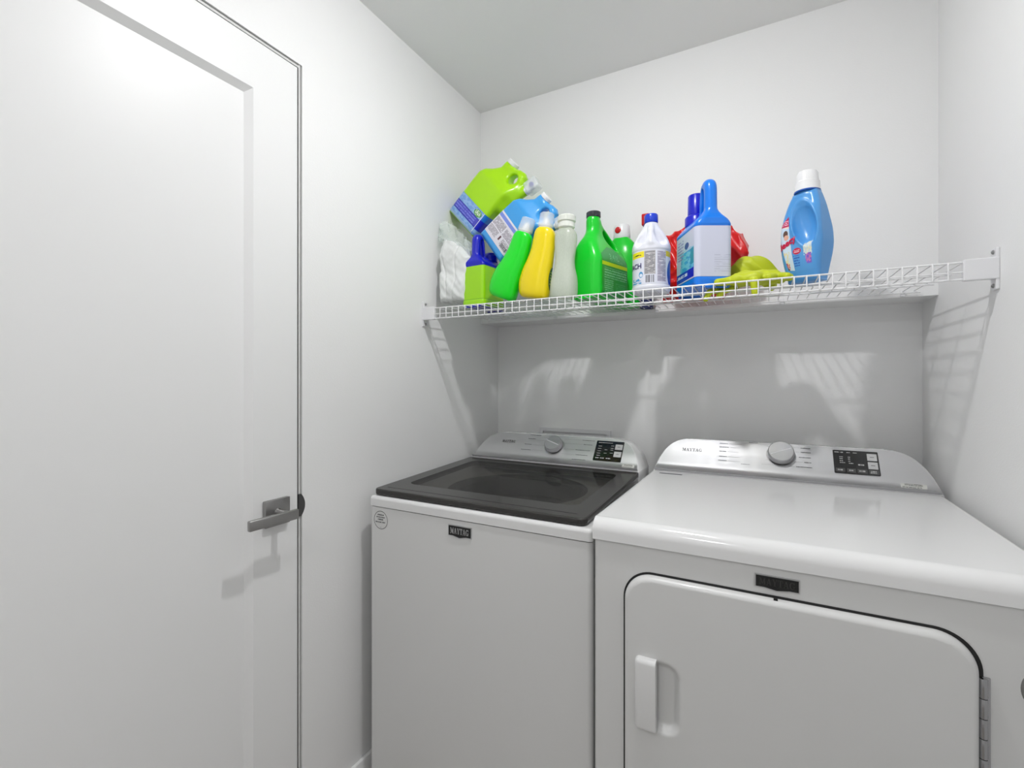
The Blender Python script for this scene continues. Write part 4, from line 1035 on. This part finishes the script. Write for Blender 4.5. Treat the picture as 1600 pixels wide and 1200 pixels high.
# crumpled loose film at its top: thin pleated skin
vs, fs = [], []; nu, nv = 46, 18
rnd = random.Random(3)
top0 = [(-1.090, 1.795), (-1.07, 1.80), (-1.03, 1.785), (-.985, 1.765), (-.955, 1.745)]
top1 = [(-1.096, 1.868), (-1.074, 1.880), (-1.038, 1.862), (-1.0, 1.822), (-.975, 1.790)]
def lerp_p(P_, t_):
    k = min(int(t_ * (len(P_) - 1)), len(P_) - 2); f_ = t_ * (len(P_) - 1) - k
    return P_[k][0] * (1 - f_) + P_[k + 1][0] * f_, P_[k][1] * (1 - f_) + P_[k + 1][1] * f_
for j in range(nv):
    v = j / (nv - 1)
    for i in range(nu):
        a_ = 2 * pi * i / nu; t_ = .5 - .5 * cos(a_); side = sin(a_)
        x0_, z0_ = lerp_p(top0, t_); x1_, z1_ = lerp_p(top1, t_)
        dep = .040 * (1 - v * .75) * (abs(side) ** .6) * (1 if side > 0 else -1)
        w_ = .0030 * sin(i * 1.9 + 3 * v) * (.3 + v) + .003 * sin(i * .8 + j * .5)
        vs.append((x0_ * (1 - v) + x1_ * v + w_ * .8, 1.478 - dep + w_, z0_ * (1 - v) + z1_ * v + .004 * sin(i * 1.7 + j * .6)))
for j in range(nv - 1):
    for i in range(nu): fs.append((j * nu + i, j * nu + (i + 1) % nu, (j + 1) * nu + (i + 1) % nu, (j + 1) * nu + i))
me = bpy.data.meshes.new('loose_film'); me.from_pydata([(max(a, XL + .004) - pl_.x, b - pl_.y, c - pl_.z) for a, b, c in vs], [], fs); me.update()
link('loose_film', me, glassy('clear_film', (.88, .91, .89, 1), .30, .12), pack, local=True, ang=25)

# red plastic bag behind the blue jug
RB = [(x, z) for x, y_, z in [at(1038, 366, 1.66), at(1062, 356, 1.66), at(1100, 348, 1.66), at(1140, 349, 1.66), at(1158, 362, 1.66), at(1170, 378, 1.66), at(1172, 396, 1.66), at(1160, 412, 1.66), at(1150, 440, 1.66)]]
RB += [(-.12, DECK + .006), (-.31, DECK + .006), (at(1044, 430, 1.66)[0], 1.60)]
rb2 = polysdf(RB)
def red_f(x, y, z):
    T_ = .048 - .02 * sstep(z, 1.66, 1.76)
    fold = .007 * np.abs(np.sin((x * .8 + z) * 42 + 2.2 * np.sin(x * 30 + y * 20))) + .006 * np.abs(np.sin((x - z * .7) * 55 + 1.5 * np.sin(z * 37)))
    return rext(rb2(x, z), np.abs(y - 1.685) - T_, .02) + fold - .005
soft('red_bag', 'crumpled red plastic bag squeezed behind the big blue jug', 'bag', red_f, (-.36, 1.62, 1.533), (-.02, 1.76, 1.80), mat('red_film', rgb(225, 8, 14), .33, coat=.2, var=.05), .0035)

# lime rubber gloves: one hump behind, one lying in front; fingertips hang through the wires
GLV = mat('lime_rubber', rgb(192, 204, 28), .5, bump=(140, .25, (1, 1, 1)), var=.05)
def chain(x, y, z, P_, R_):
    g = None
    for (a_, b_, ra, rb_) in zip(P_, P_[1:], R_, R_[1:]):
        c_ = capsule(x, y, z, a_, b_, ra, rb_); g = c_ if g is None else np.minimum(g, c_)
    return g
def glove1(x, y, z):     # cuff and back of the hand, humped up behind the jug's right side
    g = capsule(x, y, z, (-.056, 1.572, 1.598), (-.022, 1.578, 1.600), .036, .040)
    g = smin(g, capsule(x, y, z, (-.045, 1.56, 1.600), (-.010, 1.57, 1.590), .038, .032), .02)
    g = smin(g, capsule(x, y, z, (-.010, 1.565, 1.590), (.040, 1.545, 1.560), .030, .016), .02)
    g = smin(g, capsule(x, y, z, (-.060, 1.55, 1.575), (-.072, 1.52, 1.556), .024, .016), .02)
    g = smin(g, capsule(x, y, z, (-.012, 1.595, 1.590), (.018, 1.60, 1.556), .026, .018), .02)
    # folds
    g = g + .004 * np.abs(np.sin(x * 60 + z * 45 + 2 * np.sin(y * 40)))
    g = smax(g, -capsule(x, y, z, (-.075, 1.525, 1.628), (.0, 1.515, 1.560), .006, .008), .010)
    # fingers drooping through the deck
    for a_, b_, c_, r in (((-.074, 1.512, 1.545), (-.138, 1.450, 1.5245), (-.1475, 1.440, 1.503), .0085), ((-.074, 1.512, 1.545), (-.104, 1.458, 1.5245), (-.1135, 1.450, 1.512), .0085)):
        g = smin(g, np.minimum(capsule(x, y, z, a_, b_, .0095, r), capsule(x, y, z, b_, c_, r, r * .85)), .006)
    return smax(g, -(z - 1.4965), .004) if False else g
def glove2(x, y, z):     # palm and fingers lying along the front rail
    g = capsule(x, y, z, (-.055, 1.475, 1.558), (.020, 1.470, 1.556), .024, .021)
    g = smin(g, capsule(x, y, z, (-.07, 1.450, 1.552), (-.02, 1.445, 1.553), .018, .018), .015)
    g = g + .0025 * np.abs(np.sin(x * 80 + z * 50 + y * 30))
    F_ = [[(.010, 1.488, 1.556), (.040, 1.482, 1.556), (.058, 1.462, 1.549)], [(.012, 1.468, 1.554), (.040, 1.455, 1.552), (.052, 1.432, 1.547)],
          [(.000, 1.452, 1.552), (.020, 1.436, 1.549), (.010, 1.420, 1.546)], [(-.03, 1.448, 1.550), (-.026, 1.432, 1.541), (-.0235, 1.428, 1.508)],
          [(-.066, 1.462, 1.556), (-.098, 1.448, 1.549), (-.115, 1.430, 1.546)]]
    for c_, r in zip(F_, (.0115, .0110, .0105, .0095, .0115)):
        g = smin(g, chain(x, y, z, c_, [r * 1.15, r, r * .88]), .006)
    return g
soft('rubber_glove', 'lime rubber glove humped up against the big blue jug, cuff upward', 'glove', glove1, (-.19, 1.42, 1.49), (.07, 1.66, 1.655), GLV, .0026)['group'] = 'lime rubber gloves'
soft('rubber_glove', 'lime rubber glove lying flat along the shelf front rail, fingers pointing right', 'glove', glove2, (-.14, 1.40, 1.49), (.08, 1.52, 1.60), GLV, .0024)['group'] = 'lime rubber gloves'
